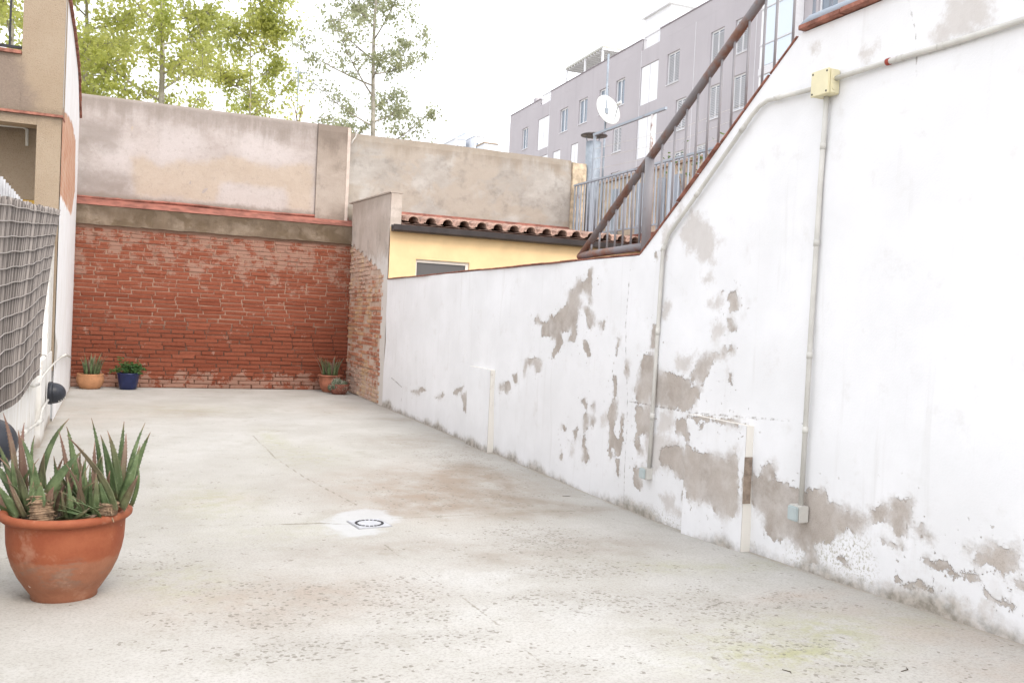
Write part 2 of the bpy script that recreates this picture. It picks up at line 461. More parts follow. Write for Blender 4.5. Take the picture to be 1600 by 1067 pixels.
M_PEEL = mat_peeling()
M_FLOOR = mat_floor()
M_WHITE = plain('limewash', (0.80, 0.80, 0.79), 0.9, 0.05, 5, 0.3)
M_END_SHADE = N('shaded_pier_end', 0.9, 0.2)  # yellowish shade of the pier ends put into the colour, plus worn blotches
M_END_SHADE.color(M_END_SHADE.mix(M_END_SHADE.math('MULTIPLY', M_END_SHADE.step(M_END_SHADE.noise(14, 5, 0.7), 0.58, 0.68), 0.6), (0.78, 0.745, 0.68), (0.55, 0.49, 0.42)))
M_END_SHADE = M_END_SHADE.m
M_SAND = plain('bare_render', (0.31, 0.245, 0.195), 0.95, 0.25, 30, 0.5)
M_TILE = plain('terracotta_coping', (0.29, 0.125, 0.09), 0.85, 0.4, 14, 0.4)
M_RED = plain('red_sealing_paint', (0.255, 0.10, 0.073), 0.8, 0.35, 5, 0.3)
M_BAND = mat_render('mossy_concrete', (0.20, 0.150, 0.105), (0.315, 0.25, 0.19), (0.09, 0.064, 0.043), 2.47, 2.29, (0.145, 0.105, 0.064), 0.3, 3.0)
M_PINK = mat_render('pinkish_render', (0.36, 0.315, 0.29), (0.475, 0.425, 0.405), (0.235, 0.19, 0.155), 4.02, 2.68, (0.44, 0.36, 0.285))
M_GREY = mat_render('grey_render', (0.37, 0.342, 0.308), (0.49, 0.465, 0.43), (0.27, 0.225, 0.175), 3.98, 2.85, (0.40, 0.35, 0.295), 0.4)
M_PIL = mat_render('pilaster_render', (0.33, 0.275, 0.23), (0.41, 0.35, 0.30), (0.17, 0.135, 0.11), 3.85, 2.66)
M_GABLE = mat_render('gable_plaster', (0.50, 0.43, 0.375), (0.60, 0.53, 0.475), (0.36, 0.30, 0.25), 2.8, 1.6, (0.45, 0.385, 0.33), 0.2)
M_BRICK = mat_brick('old_red_brick', (0.19, 0.052, 0.028), (0.245, 0.076, 0.043), (0.36, 0.25, 0.195))
M_BRICK2 = mat_brick('crumbling_orange_brick', (0.34, 0.125, 0.075), (0.50, 0.235, 0.14), (0.60, 0.47, 0.385), True)
n = N('brick_mortar', 0.95, 0.1)
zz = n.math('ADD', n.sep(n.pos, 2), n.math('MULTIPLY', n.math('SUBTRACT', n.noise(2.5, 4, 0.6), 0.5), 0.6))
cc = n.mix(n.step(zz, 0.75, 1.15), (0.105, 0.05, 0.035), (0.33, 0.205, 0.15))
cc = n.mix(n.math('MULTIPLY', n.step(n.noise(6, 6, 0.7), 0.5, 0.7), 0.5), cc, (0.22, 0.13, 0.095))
n.color(cc); n.bump(n.noise(60, 5, 0.7), 0.8, 0.01)
M_MORT = n.m
n = N('return_mortar', 0.95, 0.1)
cc = n.mix(n.step(n.noise(5, 6, 0.7), 0.35, 0.65), (0.62, 0.50, 0.42), (0.50, 0.36, 0.27))
n.color(cc); n.bump(n.noise(50, 5, 0.7), 0.8, 0.012)
M_MORT2 = n.m
M_YEL = plain('yellow_paint', (0.76, 0.56, 0.315), 0.85, 0.07, 2.5, 0.15)
M_GUT = plain('dark_gutter_metal', (0.045, 0.038, 0.038), 0.45, 0.2, 6)
M_RTILE = plain('roof_tile_clay', (0.37, 0.24, 0.19), 0.85, 0.35, 9, 0.4)
M_ALU = plain('grey_window_frame', (0.72, 0.68, 0.62), 0.5, 0.05)
M_GLASS = N('dark_glass', 0.12, 0.5); M_GLASS.color((0.085, 0.08, 0.08)); M_GLASS = M_GLASS.m
M_RAIL = mat_rust('rusty_grey_rail', (0.22, 0.205, 0.215), 0.47)
M_RAILG = mat_rust('grey_rail_paint', (0.25, 0.24, 0.25), 0.32)
M_BLUE = mat_rust('weathered_blue_grey_steel', (0.36, 0.41, 0.47), 0.3)
M_STEEL = plain('galvanised_steel', (0.30, 0.34, 0.385), 0.6, 0.2, 5, 0, 0.4, 0.2)
M_PVC = plain('conduit_pvc', (0.58, 0.565, 0.525), 0.6, 0.1, 6)
M_BOX = plain('box_cream_plastic', (0.74, 0.68, 0.46), 0.5, 0.05)
M_BOXG = plain('grey_socket_plastic', (0.44, 0.50, 0.50), 0.5, 0.06)
M_BLACK = plain('black_plastic', (0.03, 0.033, 0.042), 0.4, 0.2)
M_IRON = plain('black_iron', (0.03, 0.03, 0.035), 0.5, 0.2)
M_DISH = plain('dish_white', (0.72, 0.74, 0.72), 0.5, 0.04)
M_POT = mat_pot()
M_ALOE = mat_aloe()
M_HUSK = plain('dry_husk', (0.29, 0.20, 0.13), 0.9, 0.4, 40, 0.5)
M_SOIL = plain('potting_soil', (0.07, 0.05, 0.035), 0.95, 0.4, 40, 0.8)

# ------------------------------------------------------------------ setting: ground and courtyard floor
g = MB().add([(-900, -900, -0.06), (900, -900, -0.06), (900, 900, -0.06), (-900, 900, -0.06)], [(0, 1, 2, 3)]).build('ground', plain('earth', (0.33, 0.30, 0.26), 0.95, 0.2, 0.5))
g['kind'] = 'structure'

def floor_xy(px, py):
    z = 0.0
    for _ in range(6):
        p = on_z(px, py, z); z = float(fz(p[1]))
    return p[:2]

ys = np.concatenate([np.arange(-2.5, 1.9, 0.1), np.arange(1.9, 6.5, 0.018), np.arange(6.5, 13.79, 0.04)])
xs = np.arange(-1.1, 3.06, 0.02)
gy, gx = np.meshgrid(ys, xs, indexing='ij')
FP = np.stack([gx.ravel(), gy.ravel()], 1)
def fb(lst): return [(*floor_xy(x, y), rx, ry, k) for (x, y, rx, ry, k) in lst]
pits = blobs(FP, fb([(430, 965, .30, .17, .85), (480, 1010, .35, .12, .8), (520, 930, .3, .25, .6), (620, 935, .25, .35, .7), (380, 920, .3, .2, .5),
                     (850, 845, .28, .45, .9), (900, 890, .3, .16, .95), (960, 940, .35, .13, .9), (1020, 945, .3, .13, .8), (1120, 950, .25, .2, .8),
                     (720, 720, .5, .9, .45), (860, 930, .3, .1, .7), (700, 995, .22, .1, .6), (840, 1050, .3, .08, .6), (1250, 1010, .3, .12, .8), (1330, 1040, .2, .08, .6),
                     (1160, 1000, .3, .2, .55), (300, 1030, .3, .1, .4), (250, 880, .25, .3, .35), (1230, 940, .25, .18, .6), (560, 1060, .3, .06, .4), (700, 770, .7, .6, .4)]))
pink = blobs(FP, fb([(420, 935, .5, .35, .35), (1480, 990, .35, .25, .42), (150, 645, .5, 1.3, .3), (640, 770, .6, .8, .35), (1260, 930, .3, .1, .4), (690, 745, .5, .7, .3), (240, 640, .6, .8, .25),
                     (1560, 1040, .3, .2, .4), (560, 640, .8, .6, .25), (1360, 950, .3, .12, .3), (340, 780, .3, .25, .2)]))
brown = blobs(FP, fb([(700, 760, .75, .8, .55), (830, 800, .6, .16, .6), (620, 800, .35, .18, .5), (760, 700, .35, .6, .4), (640, 690, .5, .5, .3), (640, 655, .5, .3, .35), (700, 680, .4, .35, .3),
                      (600, 860, .6, .25, .35), (780, 870, .4, .2, .4), (300, 645, .5, .4, .3), (440, 935, .45, .3, .3), (950, 850, .4, .3, .35)]))
green = blobs(FP, fb([(1230, 1020, .35, .16, .85), (1290, 985, .25, .2, .7), (1140, 1000, .2, .2, .4), (330, 785, .25, .5, .45), (280, 910, .2, .35, .4), (480, 710, .35, .6, .3),
                      (1150, 885, .3, .12, .4), (1040, 885, .2, .12, .4), (300, 640, .7, .5, .3), (1420, 970, .2, .15, .3), (450, 830, .5, .25, .2), (430, 690, .12, .8, .5)]))
pale = blobs(FP, fb([(760, 900, .55, .3, .9), (900, 960, .5, .25, .9), (1010, 1030, .5, .2, .9), (640, 790, .2, .1, .3), (680, 990, .3, .2, .5), (800, 840, .5, .2, .5), (560, 850, .5, .1, .4), (1120, 905, .4, .25, .6),
                     (420, 655, .8, .6, .5), (330, 690, .5, 1.0, .5), (1350, 1010, .4, .3, .5)]))
bsd = poly_sd(FP, [[floor_xy(x, y) for x, y in [(560, 785), (600, 760), (660, 735), (730, 715), (800, 735), (850, 775), (930, 793), (830, 801), (720, 806), (630, 807), (590, 795)]]], -0.4)
brown = np.maximum(brown, 0.62 * np.clip((bsd + 0.05) / 0.22, 0, 1))
cem = poly_sd(FP, [[floor_xy(x, y) for x, y in [(500, 816), (515, 800), (540, 795), (570, 794), (600, 797), (632, 806), (630, 814), (600, 832), (570, 840), (540, 842), (515, 834), (505, 826)]]], -0.5)
def seg(pp, w): 
    out = []
    for a, b in zip(pp[:-1], pp[1:]):
        a = np.array(a); b = np.array(b); d = (b-a)/np.linalg.norm(b-a); q = np.array([-d[1], d[0]]) * w
        out.append([a-q, b-q, b+q, a+q])
    return out
joint = poly_sd(FP, seg([floor_xy(x, y) for x, y in [(200, 822), (440, 819)]], .003) + seg([floor_xy(x, y) for x, y in [(440, 819), (500, 817), (548, 819)]], .012) + seg([floor_xy(x, y) for x, y in [(612, 810), (820, 800), (950, 797)]], .004)
                + seg([floor_xy(x, y) for x, y in [(395, 680), (430, 715), (475, 745), (560, 790)]], .006) + seg([floor_xy(x, y) for x, y in [(600, 850), (760, 960), (880, 1067)]], .003)
                + seg([floor_xy(x, y) for x, y in [(480, 630), (560, 665), (640, 700)]], .002), -0.2)
edge = np.minimum(np.minimum(XR - FP[:, 0], YB - FP[:, 1]), FP[:, 0] - xl(FP[:, 1]))
me = grid_mesh('courtyard_floor', np.column_stack([FP, fz(FP[:, 1])]), len(ys), len(xs), M_FLOOR,
               dict(pits=pits, pink=pink, brown=brown, green=green, pale=pale, cement=cem, joint=joint, edge=edge))
me.flip_normals()
fl = link(me, 'courtyard_floor'); fl['kind'] = 'structure'

# ------------------------------------------------------------------ white peeling wall on the right, with the stair slope
OUT = [(-2.5, 2.70), (3.58, 2.70), (5.03, 1.665), (11.39, 1.665)]
def top(y): return np.interp(y, [o[0] for o in OUT], [o[1] for o in OUT])
def Zp(ox, oy, k, pts): return [(ox + x / k, oy + y / k) for x, y in pts]
K1, K6, K7 = 5.335, 4.85, 4.104
PEEL = [
 Zp(800,400,K1,[(650,110),(678,115),(678,250),(665,400),(650,430),(640,330),(600,300),(560,330),(590,400),(560,440),(560,480),(530,560),(530,660),(520,710),(460,715),(500,660),(490,600),(440,640),(400,640),(420,720),(390,790),(330,850),(330,810),(370,740),(350,690),(330,690),(290,660),(240,665),(230,620),(245,580),(200,560),(180,550),(185,515),(210,510),(225,540),(275,550),(320,505),(350,510),(390,460),(430,430),(470,385),(490,290),(520,275),(550,215),(580,200),(620,225),(640,190)]),
 Zp(800,400,K1,[(600,430),(650,440),(680,500),(685,560),(650,600),(620,570),(630,510)]),
 Zp(800,400,K1,[(720,565),(770,548),(770,590),(750,610)]),
 Zp(800,400,K1,[(590,690),(630,740),(650,830),(630,830),(600,770)]),
 Zp(800,400,K1,[(885,690),(897,690),(890,800),(870,825),(880,740)]),
 Zp(800,400,K1,[(90,1000),(105,880),(125,860),(200,850),(245,900),(235,950),(195,970),(180,900),(120,905),(100,1010)]),
 Zp(800,400,K1,[(960,895),(985,895),(985,1000),(955,980)]),
 Zp(800,400,K1,[(10,990),(45,985),(40,1060),(20,1065)]),
 Zp(800,580,K1,[(565,235),(600,230),(615,300),(600,300),(575,260)]), Zp(800,580,K1,[(650,290),(685,270),(680,320),(660,310)]),
 Zp(800,580,K1,[(610,350),(632,400),(610,500),(585,500),(588,400)]), Zp(800,580,K1,[(645,400),(670,375),(688,410),(670,450),(645,440)]),
 Zp(800,580,K1,[(510,495),(535,490),(535,550),(515,585)]), Zp(800,580,K1,[(412,460),(445,465),(425,498)]),
 Zp(800,580,K1,[(585,540),(605,540),(605,620),(640,690),(650,730),(620,760),(590,740),(595,680),(585,600)]),
 Zp(800,580,K1,[(480,655),(503,655),(490,700),(477,695)]), Zp(800,580,K1,[(400,690),(415,700),(410,720),(395,715)]),
 Zp(800,580,K1,[(850,38),(875,50),(875,140),(865,260),(880,270),(870,400),(850,450),(850,520),(890,580),(905,560),(905,480),(925,360),(935,365),(925,500),(920,650),(900,705),(870,690),(855,640),(840,640),(835,720),(800,660),(820,610),(815,420),(795,370),(820,300),(845,240),(858,140)]),
 Zp(800,580,K1,[(880,740),(902,735),(892,860),(880,840)]),
 Zp(980,320,K1,[(225,450),(240,400),(255,440)]), Zp(980,320,K1,[(825,770),(890,740),(915,840),(890,895),(850,880),(840,820)]),
 Zp(980,320,K1,[(830,960),(870,950),(905,1050),(860,1040)]),
 Zp(980,500,K1,[(225,50),(265,40),(250,230),(210,230),(215,150)]),
 Zp(980,500,K1,[(160,300),(230,280),(245,360),(290,440),(350,440),(430,470),(520,520),(540,560),(620,535),(615,590),(580,660),(540,730),(460,760),(420,730),(330,730),(215,700),(190,660),(170,700),(100,690),(70,580),(110,500),(130,370)]),
 Zp(980,500,K1,[(540,420),(600,340),(670,290),(780,270),(810,220),(830,250),(800,310),(720,330),(700,400),(660,470),(610,530),(580,480),(540,530),(530,470)]),
 Zp(980,500,K1,[(840,240),(890,240),(885,270),(850,275)]), Zp(980,500,K1,[(70,730),(210,710),(210,1000),(150,960),(80,960),(80,830)]),
 Zp(980,500,K1,[(410,820),(520,830),(565,880),(570,1000),(520,1010),(480,960),(410,930)]),
 Zp(980,500,K1,[(845,450),(885,445),(870,520),(850,500)]), Zp(980,500,K1,[(560,798),(740,816),(1000,868),(1000,882),(720,836),(560,814)]),
 Zp(980,500,K1,[(625,835),(655,830),(645,870)]), Zp(980,500,K1,[(665,870),(705,860),(690,910),(670,900)]),
 Zp(980,680,K1,[(290,110),(350,90),(470,110),(515,170),(515,330),(500,380),(420,340),(400,270),(320,250),(280,200)]),
 Zp(980,680,K1,[(520,90),(560,80),(620,140),(700,150),(790,170),(870,195),(975,110),(995,640),(870,700),(820,650),(770,590),(700,540),(620,560),(560,520),(545,430),(520,420)]),
 Zp(980,680,K1,[(60,270),(130,260),(100,330),(130,400),(110,455),(60,400)]), Zp(980,680,K1,[(60,60),(100,20),(125,130),(100,150)]),
 Zp(980,680,K1,[(465,470),(500,440),(495,590),(470,540)]),
 Zp(1160,700,K6,[(60,180),(140,220),(150,140),(240,130),(240,200),(210,240),(330,280),(420,320),(470,330),(540,310),(620,330),(640,410),(750,455),(790,455),(820,490),(870,490),(935,540),(890,640),(800,620),(700,650),(650,710),(530,700),(555,860),(480,860),(470,780),(400,740),(350,690),(230,700),(160,620),(140,520),(60,420)]),
 Zp(1160,700,K6,[(970,470),(1067,445),(1067,550),(1000,555)]), Zp(1160,700,K6,[(720,830),(760,810),(790,890),(770,900)]),
 Zp(1340,760,K7,[(85,150),(190,120),(215,180),(220,100),(290,75),(340,100),(345,250),(310,240),(310,300),(240,310),(225,250),(180,210),(90,210)]),
 Zp(1340,760,K7,[(385,290),(400,250),(420,290),(470,320),(460,350),(410,320)]),
 Zp(1340,760,K7,[(760,420),(830,385),(940,410),(1000,420),(1020,395),(1025,520),(960,530),(940,575),(880,560),(850,510),(760,500)]),
 Zp(1340,760,K7,[(1005,615),(1100,610),(1100,675),(1060,665)]), Zp(1340,760,K7,[(430,465),(500,490),(590,496),(580,514),(490,512),(420,484)]),
 Zp(1340,760,K7,[(695,395),(720,385),(718,415),(690,410)]), Zp(1340,760,K7,[(820,690),(880,730),(970,740),(1005,780),(940,755),(890,760)]),
 Zp(1340,760,K7,[(130,337),(220,366),(290,386),(285,396),(220,386)]), Zp(1340,760,K7,[(250,598),(310,630),(370,620),(470,655),(400,655),(330,645),(300,646)]),
 Zp(1340,760,K7,[(570,536),(640,545),(780,590),(770,602),(700,580),(610,565)]),
 Zp(600,560,K1,[(225,275),(280,265),(310,235),(345,270),(310,270),(290,300),(260,290)]), Zp(600,560,K1,[(430,330),(470,310),(490,280),(505,300),(470,330)]),
 Zp(600,560,K1,[(580,290),(600,250),(660,235),(640,270),(600,300)]), Zp(600,560,K1,[(640,300),(690,290),(700,370),(685,440),(665,430),(665,370)]),
 Zp(600,560,K1,[(965,290),(975,220),(1045,190),(1060,240),(1030,290),(1000,240),(975,285)])]
FADE = [Zp(980,320,K1,[(530,60),(580,70),(640,140),(720,210),(750,310),(720,400),(700,470),(620,460),(560,400),(490,370),(460,300),(450,220),(500,140)]),
 Zp(980,320,K1,[(440,40),(480,60),(350,240),(330,430),(275,430),(290,330),(310,180),(370,150)]), Zp(980,320,K1,[(620,610),(680,600),(700,640),(660,655)]),
 Zp(980,320,K1,[(670,830),(760,760),(775,800),(750,860),(690,860)]), Zp(980,320,K1,[(700,1010),(780,985),(800,1060),(740,1100),(700,1080)]),
 Zp(980,320,K1,[(310,860),(350,810),(370,840),(330,935),(315,930)]), Zp(980,500,K1,[(280,770),(370,760),(395,830),(370,900),(300,960),(260,900)]),
 Zp(980,500,K1,[(410,340),(480,300),(570,300),(520,380),(470,450),(420,400)]), Zp(980,500,K1,[(150,960),(300,960),(480,1060),(440,1250),(230,1250),(140,1100)]),
 Zp(980,680,K1,[(280,510),(330,480),(380,520),(400,600),(470,680),(400,650),(330,620)]), Zp(1240,0,3.556,[(780,200),(850,100),(880,-20),(1100,-20),(1110,100),(960,200),(800,260)]),
 Zp(1240,0,3.556,[(380,300),(460,265),(440,300),(400,330)]), Zp(1240,0,3.556,[(100,270),(140,240),(130,280),(100,310)]),
 Zp(800,580,K1,[(740,400),(800,340),(810,420),(750,440)]), Zp(1340,760,K7,[(180,650),(300,670),(420,740),(500,770),(700,860),(700,900),(500,820),(300,760),(170,700)]),
 Zp(1340,760,K7,[(610,740),(680,740),(680,800),(620,790)]), Zp(1340,760,K7,[(820,780),(880,770),(850,830),(800,850)])]
GRIME = [Zp(1160,700,K6,[(540,700),(700,660),(850,640),(950,700),(1010,950),(980,1060),(700,950),(560,880)]), Zp(1160,700,K6,[(360,760),(460,770),(480,900),(330,880)]),
 Zp(1340,760,K7,[(0,400),(110,520),(100,650),(0,640)]), Zp(980,680,K1,[(0,540),(300,640),(480,740),(480,800),(200,700),(0,620)])]
CRACK = seg([on_x(x, y, XR)[1:] for x, y in [(985, 420), (978, 500), (982, 620), (975, 790)]], .003) + seg([on_x(x, y, XR)[1:] for x, y in [(985, 627), (1080, 645), (1230, 657), (1260, 662)]], .003) \
 + seg([on_x(x, y, XR)[1:] for x, y in [(612, 590), (628, 605)]], .006) + seg([on_x(x, y, XR)[1:] for x, y in [(628, 615), (626, 640)]], .004) + seg([on_x(x, y, XR)[1:] for x, y in [(1420, 0), (1432, 50), (1435, 120)]], .002)
yz = lambda polys: [[on_x(x, y, XR)[1:] for x, y in p] for p in polys]
wy = np.concatenate([np.arange(-2.5, 1.9, 0.12), np.arange(1.9, 5.6, 0.0125), np.arange(5.6, 11.375, 0.024), [11.39]])
wv = np.linspace(0, 1, 190)
gy, gv = np.meshgrid(wy, wv, indexing='ij')
z0 = fz(gy) - 0.03
WZ = z0 + (top(gy) - z0) * gv
WP = np.stack([gy.ravel(), WZ.ravel()], 1)
# hand-plastered face: a few millimetres of unevenness
und = 0.006 * np.sin(WP[:, 0] * 2.1 + 1.3 * np.sin(WP[:, 1] * 2.3)) + 0.004 * np.sin(WP[:, 0] * 5.3 + WP[:, 1] * 3.7) + 0.003 * np.sin(WP[:, 1] * 9 + WP[:, 0] * 1.7)
white = thing('white_courtyard_wall', 'long white wall with peeling paint that steps up beside the stairs', 'wall', (XR, 6, 0))
face_attrs = dict(peel=poly_sd(WP, yz(PEEL)), fade=poly_sd(WP, yz(FADE)), grime=poly_sd(WP, yz(GRIME)), crack=poly_sd(WP, CRACK, -0.1), foot=WP[:, 1] - fz(WP[:, 0]))
me = grid_mesh('painted_face', np.column_stack([XR + und, WP]), len(wy), len(wv), M_PEEL, face_attrs)
me.flip_normals()
link(me, 'painted_face', white)
MB().prism([(XR + 0.02, y, z) for y, z in OUT] + [(XR + 0.02, 11.39, -0.05), (XR + 0.02, -2.5, -0.05)], (0.16, 0, 0)).build('wall_core', M_WHITE, white)

# piers standing proud of the wall face
def face_patch(name, y0, y1, z1, prot):
    ly = np.arange(y0, y1 + 1e-6, (y1 - y0) / 40); lv = np.linspace(0, 1, 60)
    a, b = np.meshgrid(ly, lv, indexing='ij'); zb = fz(a) - 0.03; zc = zb + (z1 - zb) * b
    P = np.stack([a.ravel(), zc.ravel()], 1)
    m_ = grid_mesh(name, np.column_stack([np.full(len(P), XR - prot), P]), len(ly), len(lv), M_PEEL,
                   dict(peel=poly_sd(P, yz(PEEL)), fade=poly_sd(P, yz(FADE)), grime=poly_sd(P, yz(GRIME)), crack=np.full(len(P), -0.1), foot=P[:, 1] - fz(P[:, 0])))
    m_.flip_normals(); return link(m_, name, white)
PIERS = [(7.44, 8.03, 0.75, 0.055), (3.78, 4.33, 0.71, 0.05)]
for y0, y1, z1, pr in PIERS:
    face_patch('pier_face', y0, y1, z1, pr)
    MB().box((XR - pr + 0.003, y0 + 0.001, fz(y0) - 0.05), (XR + 0.015, y1 - 0.001, z1 - 0.002)).build('pier_end', M_END_SHADE, white)
zb = fz(3.78)
MB().box((XR - 0.052, 3.776, 0.30), (XR - 0.004, 3.7805, 0.545)).build('bare_pier_edge', M_SAND, white)

# thin clay coping tiles along the top
def coping(a, b, n, tz, w0=-0.035, w1=0.2):
    a = np.array(a); b = np.array(b)
    for i in range(n):
        p = a + (b - a) * (i / n); q = a + (b - a) * ((i + 1) / n)
        d = (q - p) / np.linalg.norm(q - p); gap = 0.004
        p = p + d * gap; q = q - d * gap
        nrm = np.array([-d[1], d[0]]) if d[0] > 0 else np.array([d[1], -d[0]])
        if nrm[1] < 0: nrm = -nrm
        o1 = rng.uniform(-.002, .003); xo = rng.uniform(-.007, .007)
        lo = [(XR + w0 + xo, *(p + nrm * o1)), (XR + w1, *(p + nrm * o1)), (XR + w1, *(q + nrm * o1)), (XR + w0 + xo, *(q + nrm * o1))]
        hi = [(XR + w0 + xo, *(p + nrm * (tz + o1))), (XR + w1, *(p + nrm * (tz + o1))), (XR + w1, *(q + nrm * (tz + o1))), (XR + w0 + xo, *(q + nrm * (tz + o1)))]
        MB().hexa(lo, hi).build('coping_tile', M_TILE, white, bevel=0.003)
coping((11.37, 1.668), (5.06, 1.668), 22, 0.011, -0.014)
coping((5.02, 1.672), (3.60, 2.690), 7, 0.012, -0.010)
coping((3.57, 2.703), (0.4, 2.703), 11, 0.024)

# ------------------------------------------------------------------ brick wall across the back
def brick_mesh(name, m, L, H, D, seed):
    r = random.Random(seed)
    bm = bmesh.new()
    bmesh.ops.create_cube(bm, size=1)
    for v in bm.verts:
        v.co = Vector((v.co.x * L, v.co.y * D, v.co.z * H))
        v.co += Vector((r.uniform(-.008, .008), r.uniform(-.004, .004), r.uniform(-.004, .004)))
    bmesh.ops.bevel(bm, geom=[e for e in bm.edges if all(v.co.y < 0 for v in e.verts)], offset=0.006, segments=1, affect='EDGES')
    me = bpy.data.meshes.new(name); bm.to_mesh(me); bm.free(); me.materials.append(m)
    return me
bw = thing('brick_wall', 'old red brick wall closing the courtyard under a mossy concrete beam', 'wall', (1.1, YB, 0))
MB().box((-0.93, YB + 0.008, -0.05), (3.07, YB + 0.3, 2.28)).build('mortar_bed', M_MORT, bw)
FULL = [brick_mesh('brick', M_BRICK, 0.294, 0.0515, 0.06, i) for i in range(9)]
HALF = [brick_mesh('brick', M_BRICK, 0.14, 0.0515, 0.06, 40 + i) for i in range(4)]
CH = 0.0602; LB = 0.309
placed = []
for c in range(37):
    zc = 0.032 + c * CH
    off = (c % 2) * LB * 0.5 + rng.uniform(-.03, .03) + (0.08 if c % 5 == 3 else 0)
    x = -0.90 - off
    while x < 3.05:
        half = rng.random() < 0.05
        L = 0.154 if half else LB
        x0, x1 = max(x, -0.91), min(x + L, 3.05)
        if x1 - x0 > 0.05:
            me = rng.choice(HALF if half else FULL)
            full = (x1 - x0) / L
            placed.append((me, ((x0 + x1) / 2, YB + 0.03 + rng.uniform(-.004, .004), zc + rng.uniform(-.004, .004)), full, rng.uniform(-.012, .012)))
        x += L
# the upper, lime-smeared courses go into one joined part once 300 bricks stand alone
stuff = MB()
for k, (me, loc, sx, ry) in enumerate(placed):
    if k < 300:
        o = link(me, 'brick'); o.location = loc; o.scale = (sx, 1, 1); o.rotation_euler = (0, ry, 0); attach(o, bw)
    else:
        mt = Matrix.Translation(loc) @ Matrix.Rotation(ry, 4, 'Y') @ Matrix.Diagonal((sx, 1, 1, 1))
        stuff.add([mt @ v.co for v in me.vertices], [tuple(p.vertices) for p in me.polygons])
st = stuff.build('upper_bricks', M_BRICK, bw); st['kind'] = 'stuff'
# concrete beam with a chipped edge
bm_ = MB()
bx = np.linspace(-0.95, 3.05, 60)
prof = lambda x: [(YB - 0.045 + rng.uniform(-.004, .004), 2.268 + rng.uniform(-.007, .004)), (YB - 0.045 + rng.uniform(-.004, .004), 2.535 + rng.uniform(-.004, .004)), (YB + 0.28, 2.535), (YB + 0.28, 2.268)]
vs_ = []; fs_ = []
for i, x in enumerate(bx):
    vs_ += [(x, *p) for p in prof(x)]
    if i: fs_ += [((i-1)*4+k, (i-1)*4+(k+1) % 4, i*4+(k+1) % 4, i*4+k) for k in range(4)]
fs_ += [(3, 2, 1, 0), tuple(range(len(vs_)-4, len(vs_)))]
bm_.add(vs_, fs_).build('concrete_beam', M_BAND, bw)
MB().prism([(-0.95, YB - 0.055, 2.537), (-0.95, YB + 0.31, 2.537), (-0.95, YB + 0.31, 2.672), (-0.95, YB - 0.048, 2.543)], (4.0, 0, 0)).build('sloped_capping', M_RED, bw)
fil = MB().tube([(x, 13.985 - 0.012 * rng.random(), 2.672 + 0.008 * math.sin(x * 3) + rng.uniform(0, .008)) for x in np.linspace(-0.95, 3.0, 40)], 0.022, 6).build('sealing_fillet', M_RED, bw)

# ------------------------------------------------------------------ rendered walls above it
def slab_wall(name, x0, x1, y, z0, z1, th, m, parent=None, wob=0.012):
    nx, nz = max(4, int((x1-x0)/0.1)), max(4, int((z1-z0)/0.1))
    r = np.random.RandomState(int(abs(x0*37)) + 3)
    tw = np.cumsum(r.uniform(-1, 1, nx+1)); tw = wob * (tw - np.linspace(tw[0], tw[-1], nx+1)) / max(1, np.abs(tw).max())
    mb = MB(); vs_ = []
    for i in range(nx+1):
        for k in range(nz+1):
            zt = z0 + (z1 + tw[i] - z0) * k / nz
            vs_.append((x0 + (x1-x0)*i/nx, y + (0.02 if k == nz else 0) + r.uniform(-.003, .003), zt))
        vs_.append((x0 + (x1-x0)*i/nx, y + th, z1 + tw[i]))
        vs_.append((x0 + (x1-x0)*i/nx, y + th, z0))
    w = nz + 3
    fs_ = [(i*w+k, (i+1)*w+k, (i+1)*w+k+1, i*w+k+1) for i in range(nx) for k in range(nz+2)]
    fs_ += [tuple(range(w-1, -1, -1)), tuple(range(nx*w, nx*w+w))]
    mb.add(vs_, fs_)
    return mb.build(name, m, parent)
